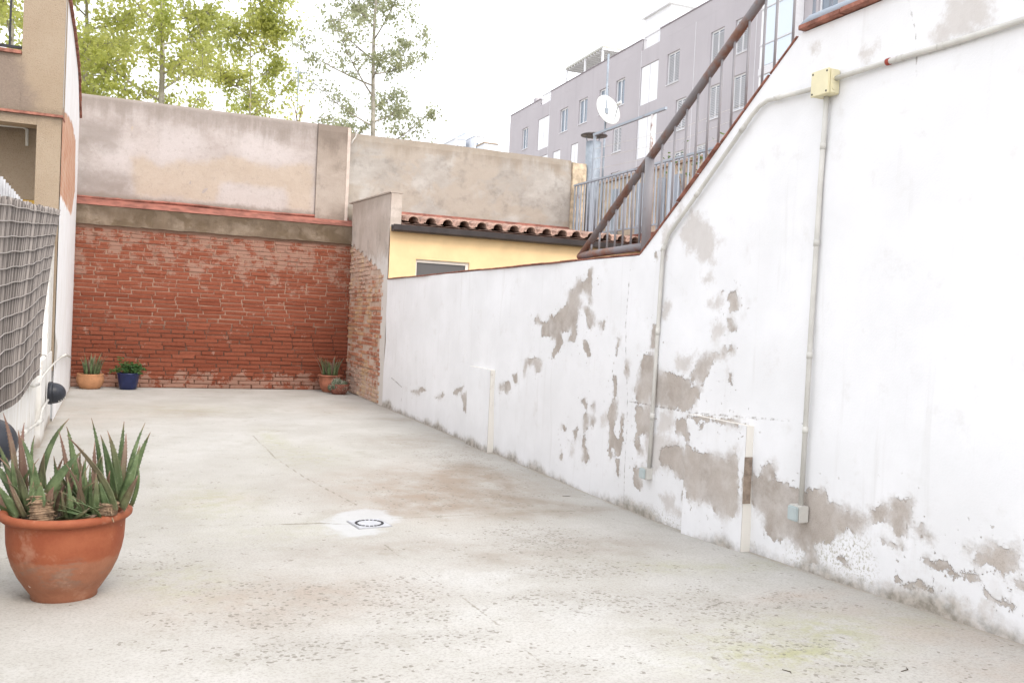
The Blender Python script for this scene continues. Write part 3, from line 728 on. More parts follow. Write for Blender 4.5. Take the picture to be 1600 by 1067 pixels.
def mat_pinkwall():
    n = N('stained_pink_render', 0.92, 0.2)
    nz = n.math('SUBTRACT', n.noise(2.4, 4, 0.75), 0.5)
    c = n.mix(n.step(n.noise(1.3, 4, 0.7, n.scale(n.pos, (1, 1, 1.6))), 0.36, 0.66), (0.40, 0.35, 0.325), (0.50, 0.45, 0.43))
    c = n.mix(n.math('MULTIPLY', n.step(n.math('ADD', n.attr('light'), n.math('MULTIPLY', nz, 0.3)), -0.12, 0.14), 0.7), c, (0.52, 0.475, 0.46))
    c = n.mix(n.math('MULTIPLY', n.step(n.math('ADD', n.attr('peach'), n.math('MULTIPLY', nz, 0.3)), -0.05, 0.09), 0.75), c, n.mix(n.noise(5, 4, 0.7), (0.41, 0.325, 0.245), (0.50, 0.415, 0.33)))
    c = n.mix(n.math('MULTIPLY', n.step(n.math('ADD', n.attr('patch'), n.math('MULTIPLY', nz, 0.35)), -0.06, 0.09), 0.8), c, (0.50, 0.45, 0.425))
    c = n.mix(n.math('MULTIPLY', n.step(n.math('ADD', n.attr('dark'), n.math('MULTIPLY', nz, 0.5)), -0.14, 0.12), 0.62), c, (0.23, 0.195, 0.17))
    drip = n.math('ADD', n.math('SUBTRACT', 3.98, n.sep(n.pos, 2)), n.math('MULTIPLY', n.math('SUBTRACT', n.noise(1, 4, 0.7, n.scale(n.pos, (7, 7, 1.2))), 0.5), 0.7))
    drip = n.math('ADD', drip, n.math('MULTIPLY', nz, 0.4))
    c = n.mix(n.math('MULTIPLY', n.step(drip, 0.30, -0.12), 0.72), c, n.mix(n.noise(40, 4, 0.7), (0.16, 0.13, 0.11), (0.30, 0.26, 0.225)))
    c = n.mix(n.math('MULTIPLY', n.step(n.noise(14, 4, 0.75), 0.52, 0.7), 0.35), c, (0.27, 0.23, 0.20))
    c = n.mix(n.math('MULTIPLY', n.step(n.math('ADD', n.attr('foot'), n.math('MULTIPLY', nz, 0.22)), 0.06, -0.02), 0.7), c, (0.22, 0.175, 0.14))
    c = n.mix(n.math('MULTIPLY', n.step(n.noise(150, 2, 0.6), 0.45, 0.8), 0.35), c, (0.25, 0.21, 0.18))
    n.color(c); n.bump(n.noise(70, 4, 0.7), 0.4, 0.006); n.bump(n.noise(4, 3, 0.6), 0.3, 0.03)
    return n.m
pw = thing('pinkish_wall', 'tall pinkish rendered wall standing above the red brick wall, with a pilaster', 'wall', (0.8, 14.0, 2.5))
slab_wall('wall_body', -1.6, 2.47, 14.006, 2.3, 4.116, 0.25, M_PINK, pw, 0.004)
px_ = np.linspace(-1.6, 2.468, 130); pz_ = np.linspace(2.55, 4.12, 70)
a_, b_ = np.meshgrid(px_, pz_, indexing='ij'); P = np.stack([a_.ravel(), b_.ravel()], 1)
pq = lambda pts: [on_y(x, y, 14.0)[[0, 2]] for x, y in Zp(110, 140, 3.556, pts)]
pf = grid_mesh('render_face', np.column_stack([P[:, 0], 14.0 + 0.004*np.sin(P[:, 0]*3 + P[:, 1]*4) + 0.018*np.clip((P[:, 1]-4.09)/.03, 0, 1), P[:, 1]]), len(px_), len(pz_), mat_pinkwall(),
     dict(peach=poly_sd(P, [pq([(335,375),(400,365),(500,410),(600,400),(780,390),(900,365),(1000,400),(1150,425),(1290,400),(1350,420),(1350,690),(1200,680),(1180,560),(850,520),(800,640),(560,600),(360,595),(340,480)])]),
          light=poly_sd(P, [pq([(900,250),(1100,230),(1280,380),(1150,415),(1000,390),(900,340)]), pq([(150,300),(330,300),(320,480),(180,440)]), pq([(480,180),(700,220),(780,340),(600,390),(480,390)])]),
          patch=poly_sd(P, [pq([(860,535),(1010,545),(1190,555),(1180,680),(1000,670),(820,640)])]), dark=poly_sd(P, [pq([(20,440),(120,440),(330,500),(330,580),(200,600),(20,570)]), pq([(40,170),(280,190),(260,330),(40,300)])], -0.5), foot=P[:, 1] - 2.715))
link(pf, 'render_face', pw)
slab_wall('pilaster', 2.472, 2.975, 13.95, 2.3, 4.115, 0.29, M_PIL, pw, 0.004)
MB().box((2.93, 13.942, 2.6), (2.978, 13.96, 4.10)).build('pilaster_corner_bead', plain('pale_bead', (0.56, 0.47, 0.41), 0.9, 0.1), pw)
gw = slab_wall('grey_wall', 2.98, 6.93, 14.08, 0.0, 4.06, 0.25, M_GREY)
tag(gw, 'grey rendered wall rising behind the tiled roof of the yellow house', 'wall')
ep = slab_wall('wall_end_pier', 6.935, 7.2, 14.03, 0.0, 4.03, 0.3, plain('flaking_cream_render', (0.56, 0.46, 0.33), 0.95, 0.35, 7, 0.5), None, 0.01)
tag(ep, 'narrow flaking cream pier at the right end of the grey wall', 'pier')

# ------------------------------------------------------------------ gable wall and brick return at the back right corner
gb = thing('gable_wall', 'pale plastered end wall of the yellow house with crumbling brick laid bare below', 'wall', (XR, 12.5, 0))
GE = 11.40
MB().prism([(XR + 0.012, GE, -0.05), (XR + 0.012, 13.69, -0.05), (XR + 0.012, 13.69, 2.2), (XR + 0.012, 13.69, 2.895), (XR + 0.012, GE, 2.80)], (0.13, 0, 0)).build('wall_core', M_MORT2, gb)
MB().box((XR + 0.001, GE - 0.006, 2.30), (XR + 0.147, GE - 0.0005, 2.80)).build('end_plaster', M_GABLE, gb)
FULL2 = [brick_mesh('brick', M_BRICK2, 0.27, 0.046, 0.06, 80 + i) for i in range(8)]
for mm in FULL2: mm.transform(Matrix.Rotation(R(-90), 4, 'Z'))
kk = 0
def zdiag(y): return np.interp(y, [11.6, 11.97, 13.5, 13.7], [1.72, 1.85, 2.23, 2.26])
for c in range(36):
    zc = 0.03 + c * 0.0625; y = 13.70 - (c % 2) * 0.14 - rng.uniform(0, .05)
    y = 13.69 + (c % 2) * 0.14
    while y > 11.62:
        L = rng.choice([0.285, 0.285, 0.15])
        y1, y0 = min(y, 13.69), max(y - L, 11.60)
        if y1 - y0 > 0.06 and zc < zdiag((y0+y1)/2) - 0.02 and not rng.random() < 0.10:
            o = link(rng.choice(FULL2), 'brick'); kk += 1
            o.location = (XR + 0.03 + rng.uniform(-.012, .012), (y0+y1)/2, zc + rng.uniform(-.006, .006)); o.scale = (1, (y1-y0)/0.285, 1)
            o.rotation_euler = (rng.uniform(-.02, .02), 0, 0); attach(o, gb)
        y -= L
# plaster skin above the bare bricks, ragged lower edge
ly = np.linspace(11.403, 13.69, 90)
vs_ = []; rr = random.Random(3)
for y in ly:
    zb_ = float(zdiag(y)) + 0.03 * math.sin(y * 23) + rr.uniform(-.02, .02)
    if y < 11.66: zb_ = -0.03
    zt = 2.802 + (y - 11.4) * 0.0415
    for k in range(8): vs_.append((XR + rr.uniform(-.002, .002), y, zb_ + (zt - zb_) * k / 7))
    vs_.append((XR + 0.02, y, zt))
mb = MB().add(vs_, [(i*9+k, i*9+k+1, (i+1)*9+k+1, (i+1)*9+k) for i in range(len(ly)-1) for k in range(8)])
mb.add([(XR + 0.0005, y, z) for y, z in []], [])
mb.build('plaster_skin', M_GABLE, gb)
MB().prism([(XR - 0.012, GE - 0.006, 2.805), (XR - 0.012, 13.9, 2.91), (XR - 0.012, 13.9, 2.93), (XR - 0.012, GE - 0.006, 2.825)], (0.17, 0, 0)).build('wall_cap', M_GABLE, gb)

# ------------------------------------------------------------------ yellow house
def holed_wall(u0, u1, z0, z1, holes, P, depth, nrm):
    """P(u,z) -> point; holes (u0,z0,u1,z1); reveals go along nrm*depth"""
    us = sorted({u0, u1, *[h[0] for h in holes], *[h[2] for h in holes]})
    zs = sorted({z0, z1, *[h[1] for h in holes], *[h[3] for h in holes]})
    mb = MB(); nd = np.array(nrm) * depth
    for a, b in zip(us[:-1], us[1:]):
        for c, d in zip(zs[:-1], zs[1:]):
            um, zm = (a+b)/2, (c+d)/2
            if any(h[0] < um < h[2] and h[1] < zm < h[3] for h in holes): continue
            mb.add([P(a, c), P(b, c), P(b, d), P(a, d)], [(0, 1, 2, 3)])
    for h in holes:
        q = [np.array(P(*t)) for t in ((h[0], h[1]), (h[2], h[1]), (h[2], h[3]), (h[0], h[3]))]
        for i in range(4):
            a, b = q[i], q[(i+1) % 4]
            mb.add([a, a + nd, b + nd, b], [(0, 1, 2, 3)])
    return mb
yh = thing('yellow_house', 'low yellow house with a clay tile roof and dark gutter behind the white wall', 'house', (5, 11.4, 0))
YF = 11.385
WX0, WX1, WZ1 = 3.371, 4.125, 1.96
hw = holed_wall(XR + 0.004, 6.9, 0, 2.36, [(WX0, 1.0, WX1, WZ1)], lambda u, z: (u, YF, z), 0.09, (0, 1, 0))
hw.build('front_wall', M_YEL, yh)
MB().box((6.76, YF + 0.01, 0), (6.9, 14.0, 2.35)).build('side_wall', M_YEL, yh)
wd = MB().box((WX0 + .002, YF + 0.03, WZ1 - 0.04), (WX1 - .002, YF + 0.089, WZ1 - .002)).box((WX1 - 0.045, YF + 0.031, 1.0), (WX1 - .002, YF + 0.09, WZ1 - 0.0402)).box((WX0 + .002, YF + 0.031, 1.0), (WX0 + 0.02, YF + 0.09, WZ1 - 0.0402)).build('window', M_ALU, yh)
pn = MB().box((WX0 + 0.01, YF + 0.05, 1.0), (WX1 - 0.02, YF + 0.058, WZ1 - 0.02)).build('pane', M_GLASS); attach(pn, wd)
# eaves gutter: a box trough with a rolled lip
gp = [(YF - 0.005, 2.385), (YF - 0.005, 2.30), (YF - 0.10, 2.295), (YF - 0.13, 2.315), (YF - 0.135, 2.385), (YF - 0.118, 2.385), (YF - 0.115, 2.325), (YF - 0.02, 2.325), (YF - 0.02, 2.385)]
MB().prism([(XR + 0.012, y, z) for y, z in gp], (3.86, 0, 0)).build('gutter', M_GUT, yh)
RS = math.atan2(2.74 - 2.40, 14.05 - 11.28)
def roof_pt(x, t, h=0): return (x, 11.27 + t * math.cos(RS) - h * math.sin(RS), 2.392 + t * math.sin(RS) + h * math.cos(RS))
RL = 2.80
MB().hexa([roof_pt(XR + .16, .12, -.03), roof_pt(6.9, .12, -.03), roof_pt(6.9, RL, -.03), roof_pt(XR + .16, RL, -.03)], [roof_pt(XR + .16, .12, 0.0), roof_pt(6.9, .12, 0.0), roof_pt(6.9, RL, 0.0), roof_pt(XR + .16, RL, 0.0)]).build('roof_deck', M_RTILE, yh)
def tile_mesh(name, cover):
    n = 9; L = 0.46; vs_ = []
    for j, (y, r) in enumerate(((0, 0.083), (L, 0.066)) if cover else ((0, 0.066), (L, 0.083))):
        for (rr_) in (r, r - 0.013):
            for k in range(n):
                a = math.pi * k / (n - 1)
                z = rr_ * math.sin(a) * 0.92
                vs_.append((rr_ * math.cos(a), y, z if cover else -z))
    f = []
    for k in range(n-1):
        f += [(k, k+1, 2*n+k+1, 2*n+k), (n+k+1, n+k, 3*n+k, 3*n+k+1), (k+1, k, n+k, n+k+1), (2*n+k, 2*n+k+1, 3*n+k+1, 3*n+k)]
    f += [(0, n, 3*n, 2*n), (n-1, 2*n+n-1, 3*n+n-1, n+n-1)]
    if not cover: f = [tuple(reversed(q)) for q in f]
    return MB().add(vs_, f).mesh(name, M_RTILE, True)
TC = [tile_mesh('roof_tile', True)]; TP = tile_mesh('roof_tile', False)
for i in range(15):
    x = 3.27 + i * 0.2405
    for j in range(6):
        o = link(TC[0], 'roof_tile'); t = 0.0 + j * 0.42
        o.location = roof_pt(x + rng.uniform(-.008, .008), t + rng.uniform(-.012, .012), 0.045 + 0.004 * rng.random())
        o.rotation_euler = (RS + 0.012, 0, rng.uniform(-.02, .02)); attach(o, yh)
    for j in range(2):
        o = link(TP, 'roof_tile'); o.location = roof_pt(x + 0.12, 0.03 + j * 0.42, 0.085); o.rotation_euler = (RS, 0, rng.uniform(-.02, .02)); attach(o, yh)
MB().prism([(3.30, 13.93, 2.68), (3.30, 14.075, 2.68), (3.30, 14.075, 2.885), (3.30, 14.03, 2.885)], (3.6, 0, 0)).build('flashing', M_RED, yh)
MB().box((XR + 0.155, 13.9, 2.6), (3.30, 14.07, 2.90)).build('flashing_end', M_GREY, yh)

# ------------------------------------------------------------------ stair railing on top of the white wall
XH = XR + 0.085
def hp(x, y): return on_x(x, y, XH)
sr = thing('stair_railing', 'rusty grey pipe handrail with thin balusters climbing above the white wall', 'railing', (XH, 5, 1.7))
A = hp(906, 402); B = hp(1190, 0)
dirn = (B - A); C = A + dirn * 1.75
top_pt = lambda y: A + dirn * ((y - A[1]) / dirn[1])
MB().tube([A, B, C], 0.0275, 14).build('handrail', M_RAIL, sr, True)
b0 = hp(906, 402); b1 = np.array([XH, 5.09, 1.735])
MB().tube([b0, b0 + (0, -0.03, 0.012), b1], 0.028, 12).build('bottom_rail', M_RAIL, sr, True)
pb = hp(1010, 378)
py = hp(1013, 300)[1]
MB().tube([(XH, py, 1.62), (XH, py, top_pt(py)[2] + 0.0)], 0.031, 14).build('post', M_RAILG, sr, True)
yb_ = [hp(x, 390)[1] for x in (924, 936, 948, 960, 972, 985, 998)]
for y in yb_:
    MB().tube([(XH, y, 1.74), (XH, y, top_pt(y)[2] - 0.01)], 0.0075, 6).build('baluster', M_RAILG, sr, True)
def stair_z(y): return float(top(y))
for px_, py_ in ((1030, 330), (1050, 300), (1068, 290), (1085, 270), (1103, 250), (1122, 220), (1142, 190), (1165, 160), (1192, 100), (1211, 80), (1240, 40)):
    y = hp(px_, py_)[1]
    MB().tube([(XH, y, stair_z(y) - 0.02), (XH, y, top_pt(y)[2] - 0.01)], 0.0075, 6).build('baluster', M_RAILG, sr, True)
ur = thing('landing_railing', 'pale blue grey pipe rail with bars above the upper landing coping', 'railing', (XH, 3.2, 2.73))
la, lb = hp(1268, 32), hp(1340, 3)
MB().tube([la + (0, 0.05, -0.02), la, lb, lb + (lb - la) * 3.0], 0.026, 12).build('bottom_rail', M_BLUE, ur, True)
for k in range(8):
    p = la + (lb - la) * (0.05 + 0.38 * k)
    MB().tube([p + (0, 0, -0.06 if k == 0 else 0.0), p + (0, 0, 0.9)], 0.0085, 6).build('bar', M_BLUE, ur, True)
MB().tube([la + (0, 0.05, 0.9), lb + (lb - la) * 2.2 + (0, 0, 0.9)], 0.03, 10).build('handrail', M_BLUE, ur, True)
# stair flight and landing behind the wall
stp = thing('stair_flight', 'brick stair flight climbing behind the white wall to the landing', 'stairs', (XR + 0.7, 4.3, 0))
for i in range(7):
    y1 = 5.05 - i * 0.205; z1 = 1.62 + i * 0.147
    MB().box((XR + 0.185, y1 - 0.20, 0.9 if i else 0.0), (XR + 1.15, y1, z1 - 0.02)).build('step', M_TILE, stp)
MB().box((XR + 0.185, -2.5, 2.4), (XR + 1.15, 3.60, 2.655)).build('landing', M_TILE, stp)
MB().box((XR + 0.185, 3.4, 0), (XR + 1.15, 3.57, 2.39)).build('support_wall', M_WHITE, stp)

# ------------------------------------------------------------------ conduits and boxes on the white wall
def wp(x, y, off=0.0): 
    p = on_x(x, y, XR); return (XR - off, p[1], p[2])
def pipe_thing(name, label, path, r, clips):
    t = thing(name, label, 'pipe', path[0])
    MB().tube(path, r, 12).build('pipe', M_PVC, t, True)
    for c in clips:
        c = np.array(c[0]), np.array(c[1])
        MB().tube([c[0], c[1]], r * 1.16, 12).build('clip', M_PVC, t, True)
    return t
def seg_at(path, f, ln=0.022):
    path = [np.array(p) for p in path]
    L = [np.linalg.norm(b-a) for a, b in zip(path[:-1], path[1:])]; d = f * sum(L)
    for a, b, l in zip(path[:-1], path[1:], L):
        if d <= l: 
            u = (b-a)/l; return (a + u*d - u*ln, a + u*d + u*ln)
        d -= l
    return (path[-2], path[-1])
JB = np.array(wp(1298, 133))
p1 = [wp(1018, 738, .02), wp(1028, 590, .022), wp(1039, 415, .022), wp(1041, 390, .022), wp(1050, 366, .022), wp(1085, 318, .024), wp(1150, 225, .022), wp(1180, 182, .024), wp(1192, 167, .022), wp(1205, 158, .022), wp(1282, 139, .024)]
pipe_thing('electrical_conduit', 'grey plastic conduit from the left socket up the stair slope to the junction box', p1, 0.0125, [seg_at(p1, f) for f in (0.12, 0.30, 0.475, 0.63, 0.80, 0.905)])
p2 = [wp(1297, 150, .02), wp(1287, 290, .021), wp(1272, 520, .02), wp(1256, 800, .02)]
pipe_thing('electrical_conduit', 'straight grey conduit dropping from the cream junction box to the right socket', p2, 0.0125, [seg_at(p2, f, .016) for f in (0.12, 0.35, 0.62, 0.80)])
p3 = [wp(1312, 124, .022), wp(1395, 98, .023), wp(1500, 67, .022), wp(1600, 35, .022), wp(1760, -17, .022), wp(2000, -95, .022)]
t3 = pipe_thing('electrical_conduit', 'level white conduit running right from the cream junction box', p3, 0.0125, [seg_at(p3, f, .016) for f in (0.22, 0.34)])
rb = [np.array(wp(1392, 99, .023)), np.array(wp(1397, 97.3, .023))]
MB().tube([rb[0], rb[1]], 0.0155, 12).build('red_clip', plain('red_rubber', (0.30, 0.06, 0.04), 0.7), t3, True)
jb = thing('junction_box', 'square cream junction box high on the white wall beside the slope', 'junction box', tuple(JB))
yj, zj = JB[1], JB[2]
MB().box((XR - 0.058, yj - 0.058, zj - 0.058), (XR + 0.004, yj + 0.058, zj + 0.058)).build('case', M_BOX, jb, bevel=0.005)
MB().box((XR - 0.068, yj - 0.060, zj - 0.060), (XR - 0.0585, yj + 0.060, zj + 0.060)).build('lid', M_BOX, jb, bevel=0.003)
for dy in (-.047, .047):
    for dz in (-.047, .047):
        MB().tube([(XR - 0.066, yj + dy, zj + dz), (XR - 0.0695, yj + dy, zj + dz)], 0.005, 8).build('screw', M_IRON, jb)
for z_ in (-.025, .022): MB().tube([(XR - 0.03, yj - 0.057, zj + z_), (XR - 0.03, yj - 0.0605, zj + z_)], 0.016, 14).build('knockout', M_BOX, jb)
def socket(label, px, py, sc):
    p = np.array(wp(px, py)); t = thing('wall_socket', label, 'socket', tuple(p), 'weatherproof sockets on the white wall')
    h = 0.042 * sc
    MB().box((XR - 0.052, p[1] - h, p[2] - h), (XR + 0.004, p[1] + h, p[2] + h)).build('case', M_PVC, t, bevel=0.004)
    MB().box((XR - 0.066, p[1] - h * 0.86, p[2] - h * 0.86), (XR - 0.0525, p[1] + h * 0.86, p[2] + h * 0.9)).build('flap', M_BOXG, t, bevel=0.005)
    return t
socket('small grey socket box low on the wall under the left conduit', 1016, 739, 0.85)
socket('grey flap socket box low on the wall under the straight right conduit', 1254, 801, 0.95)

# ------------------------------------------------------------------ floor drain
dx, dy = floor_xy(577, 818.5); dz = float(fz(dy))
dr = thing('floor_drain', 'square white floor drain with a ring of slots set in pale cement', 'drain', (dx, dy, dz))
q = 0.095
M_SEAM = plain('drain_seam', (0.34, 0.34, 0.35), 0.8)
ang = R(8)
def rot(p): return (dx + p[0]*math.cos(ang) - p[1]*math.sin(ang), dy + p[0]*math.sin(ang) + p[1]*math.cos(ang), dz + p[2])
M_DRAIN = plain('drain_plastic', (0.45, 0.46, 0.485), 0.5, 0.06, 20)
mb = MB().box((-q, -q, -0.02), (q, q, 0.006)); mb.v = [rot(v) for v in mb.v]; mb.build('plate', M_DRAIN, dr, bevel=0.002)
for k in range(20):
    a0 = 2*math.pi*k/20; a1 = a0 + 0.21
    mb = MB().add([rot((r*math.cos(a), r*math.sin(a), 0.0085)) for r, a in ((.068, a0), (.083, a0), (.083, a1), (.068, a1))], [(0, 1, 2, 3)])
    mb.prism([rot((r*math.cos(a), r*math.sin(a), 0.0062)) for r, a in ((.068, a0), (.083, a0), (.083, a1), (.068, a1))], (0, 0, 0.0015))
    mb.build('slot', M_IRON, dr)
for s0, s1 in (((-q-.005, -q-.006), (q+.005, -q-.002)), ((-q-.005, q+.002), (q+.005, q+.006)), ((q+.002, -q), (q+.006, q)), ((-q-.006, -q), (-q-.002, q))):
    mb = MB().box((s0[0], s0[1], -0.01), (s1[0], s1[1], 0.0035)); mb.v = [rot(v) for v in mb.v]; mb.build('seam', M_SEAM, dr)

# ------------------------------------------------------------------ pots and aloes
def leaf_mesh(path, w, th, name='leaf', side=None):
    """thick tapering aloe leaf with a channelled upper side"""
    path = [Vector(p) for p in path]; n = len(path); vs_ = []; al = []
    prev = None
    for i, p in enumerate(path):
        t = i / (n - 1)
        d = (path[min(i+1, n-1)] - path[max(i-1, 0)]).normalized()
        a = side if side is not None else Vector((ROT[0][0], ROT[1][0], 0))
        a = (a - d * a.dot(d)).normalized()
        b = d.cross(a)
        ww = w * 0.5 * (0.78 + 0.5*t*(1-t)*1.6) * (1 - t**1.6) + 0.0009
        tt = th * (1 - t**1.4) + 0.0006
        for (u, v) in ((-1, 0.25), (-0.45, -0.35), (0.45, -0.35), (1, 0.25), (0.5, -1.05), (-0.5, -1.05)) :
            vs_.append(p + a * (u * ww) + b * (-(v) * tt)); al.append(t)
    f = [(i*6+k, i*6+(k+1) % 6, (i+1)*6+(k+1) % 6, (i+1)*6+k) for i in range(n-1) for k in range(6)]
    f += [tuple(range(5, -1, -1)), tuple(range((n-1)*6, n*6))]
    if w > 0.018:
        for i in range(n - 2):
            for h_ in (0.0, 0.5):
                for e_ in (0, 3):
                    p0 = Vector(vs_[i*6+e_]).lerp(Vector(vs_[(i+1)*6+e_]), h_); p1 = Vector(vs_[i*6+e_]).lerp(Vector(vs_[(i+1)*6+e_]), h_ + 0.16)
                    tip = p0.lerp(p1, .9) + (Vector(vs_[i*6+e_]) - Vector(vs_[i*6+3-e_])).normalized() * 0.0035
                    b_i = len(vs_); vs_ += [p0, p1, tip]; al += [0.3, 0.3, 0.95]; f.append((b_i, b_i+1, b_i+2))
    me = MB().add(vs_, f).mesh(name, M_ALOE, True)
    at = me.attributes.new('along', 'FLOAT', 'POINT'); at.data.foreach_set('value', np.array(al, np.float32))
    return me
def bez(a, b, c, n=9):
    a, b, c = map(Vector, (a, b, c)); return [a*(1-t)**2 + b*2*t*(1-t) + c*t*t for t in [i/(n-1) for i in range(n)]]

pc = np.array([*floor_xy(100, 930), 0.0]); pc[2] = float(fz(pc[1]))
fwd = Vector((0.3889, 0.921, 0)).normalized(); rgt = Vector((0.921, -0.3889, 0)).normalized()
MPX = 3.4928 / FPX                                     # metres per pixel at the big pot
pot = thing('aloe_pot', 'big round terracotta pot of spiky aloes in the left foreground', 'potted plant', tuple(pc))
prof = [(0.0, 0.012), (0.098, 0.012), (0.110, 0.0), (0.119, 0.004), (0.119, 0.018), (0.144, 0.055), (0.169, 0.095), (0.189, 0.14), (0.202, 0.185), (0.209, 0.225), (0.211, 0.265), (0.212, 0.298), (0.222, 0.310), (0.236, 0.314),
        (0.2445, 0.322), (0.246, 0.334), (0.240, 0.345), (0.228, 0.347), (0.216, 0.342), (0.209, 0.33), (0.205, 0.30), (0.200, 0.28), (0.0, 0.275)]
prof = [(a_ if b_ < 0.3 else a_*0.965, b_) for a_, b_ in prof]
MB().lathe(prof[:13], pc, 64, lambda a, z: 0.004*math.sin(3*a+1)).build('pot_body', M_POT, pot, True)
MB().lathe(prof[12:21], pc, 64, lambda a, z: 0.004*math.sin(3*a+1)).build('rim', M_POT, pot, True)
MB().lathe([(0.203, 0.30), (0.15, 0.312), (0.08, 0.318), (0.0, 0.32)], pc, 30, lambda a, z: 0.03*math.sin(7*a+z*90)).build('soil', M_SOIL, pot, True)
def at_pot(px, py, off=0.0):
    """point in the pot's upright mid plane (facing the terrace), moved off metres away from it"""
    p = on_plane(px, py, pc, tuple(fwd)); v = Vector(p)
    r = v - Vector(EYE); return Vector(EYE) + r * (1 + off / r.dot(fwd))
LEAVES = [((36,792),(40,725),(28,671),16,-.02),((25,740),(20,690),(5,645),8,.05),((62,760),(72,690),(108,654),14,.02),((30,808),(18,790),(-8,752),15,-.08),((42,797),(36,750),(22,724),17,-.09),
 ((27,802),(22,760),(18,708),13,-.06),((22,770),(14,730),(-5,688),12,-.02),((74,774),(92,740),(131,702),19,-.1),((60,768),(50,720),(32,680),10,-.09),((66,764),(64,738),(69,708),19,.0),((50,770),(46,710),(54,680),8,.07),
 ((178,797),(170,745),(104,680),17,-.12),((160,760),(156,700),(143,653),8,.06),((186,784),(186,720),(168,673),13,-.02),((178,778),(172,720),(157,679),18,-.05),((184,760),(190,700),(194,658),9,.06),
 ((188,760),(196,715),(197,677),9,.03),((196,770),(204,710),(227,660),9,.06),((200,765),(215,715),(235,675),11,.03),((188,794),(206,745),(219,695),22,-.05),((190,795),(204,768),(216,742),15,-.08),
 ((120,780),(116,700),(104,666),10,.05),((110,790),(106,720),(92,673),8,.02),((122,808),(126,770),(126,735),11,-.11),((116,805),(112,760),(112,720),10,-.03),((143,810),(140,770),(141,722),10,-.1),
 ((148,808),(152,770),(150,738),9,-.12),((132,802),(130,750),(134,712),13,.0),((110,815),(112,780),(105,745),9,-.12),((105,812),(98,790),(96,765),8,-.13),((155,802),(158,760),(160,712),11,.0),
 ((150,790),(146,740),(148,690),10,.04),((128,785),(122,740),(126,700),10,.08),((138,800),(142,750),(158,712),10,.05),((95,800),(90,750),(84,712),9,.08),((80,790),(86,740),(100,712),9,.1),
 ((20,806),(6,795),(-12,782),9,-.09),((15,800),(-5,770),(-25,745),12,.0),((48,806),(54,780),(52,752),11,-.08),((126,812),(140,808),(152,804),6,-.15),((160,806),(164,770),(172,735),12,-.07),((170,800),(160,770),(154,748),11,-.11),
 ((100,806),(104,770),(120,742),9,-.06),((90,802),(86,770),(78,745),9,.04),((30,790),(8,740),(-20,712),12,.06),((40,780),(30,700),(38,660),9,.1),((140,790),(130,730),(112,700),9,.09),((205,790),(222,750),(214,722),7,.0)]
LEAVES += [((rng.uniform(85, 165), 812), (rng.uniform(85, 165), rng.uniform(760, 790)), (rng.uniform(80, 170), rng.uniform(715, 765)), rng.uniform(6, 11), rng.uniform(-.12, .1)) for _ in range(26)]
LEAVES += [((rng.uniform(15, 60), 808), (rng.uniform(5, 60), rng.uniform(760, 790)), (rng.uniform(-10, 70), rng.uniform(710, 755)), rng.uniform(7, 12), rng.uniform(-.1, .1)) for _ in range(10)]
LEAVES += [((rng.uniform(80, 175), 812), (rng.uniform(75, 180), rng.uniform(790, 800)), (rng.uniform(70, 185), rng.uniform(775, 800)), rng.uniform(4, 7), rng.uniform(-.16, -.06)) for _ in range(12)]
for (b, c, t_, w, off) in LEAVES:
    o2 = off + rng.uniform(-.04, .04)
    a_ = at_pot(*b, off * 0.8); a_.z = max(a_.z, pc[2] + 0.295)
    path = bez(a_, at_pot(*c, off), at_pot(*t_, o2))
    sd_ = (rgt + fwd * rng.uniform(-.6, .6)).normalized()
    link(leaf_mesh(path, w * MPX * 1.2, w * MPX * 0.24, 'leaf', sd_), 'leaf', pot)
def stem(name, base, topp, r, parent, m=M_HUSK):
    mb = MB(); n = 14
    for k in range(n):
        t0, t1 = k/n, (k+1.5)/n
        a_ = base.lerp(topp, t0); b_ = base.lerp(topp, min(1, t1))
        j = Vector((rng.uniform(-.004, .004), rng.uniform(-.004, .004), 0))
        mb.tube([a_ + j, a_.lerp(b_, .5) + j, b_ + j], [r * .93, r * rng.uniform(1.02, 1.14), r * .86], 14)
    for k in range(26):
        a = rng.uniform(0, 6.28); p = base.lerp(topp, rng.random()); d = Vector((math.cos(a), math.sin(a), rng.uniform(-.5, .3)))
        mb.tube([p + d * r * .9, p + d * r * 1.35 + Vector((0, 0, rng.uniform(-.01, .006)))], [.004, .0015], 5)
    return mb.build(name, m, parent, True)
stem('stem', at_pot(66, 820, -.10), at_pot(65, 772, -.09), 0.040, pot)
stem('stem', at_pot(168, 803, -.07), at_pot(171, 784, -.07), 0.033, pot)
for (b, c, t_, w, off) in (((60,790),(63,775),(64,753),24,-.13), ((52,782),(56,772),(50,758),12,-.12), ((76,784),(78,772),(84,760),12,-.12)):
    link(leaf_mesh(bez(at_pot(*b, off), at_pot(*c, off), at_pot(*t_, off)), w * MPX, .012, 'leaf', rgt), 'leaf', pot)

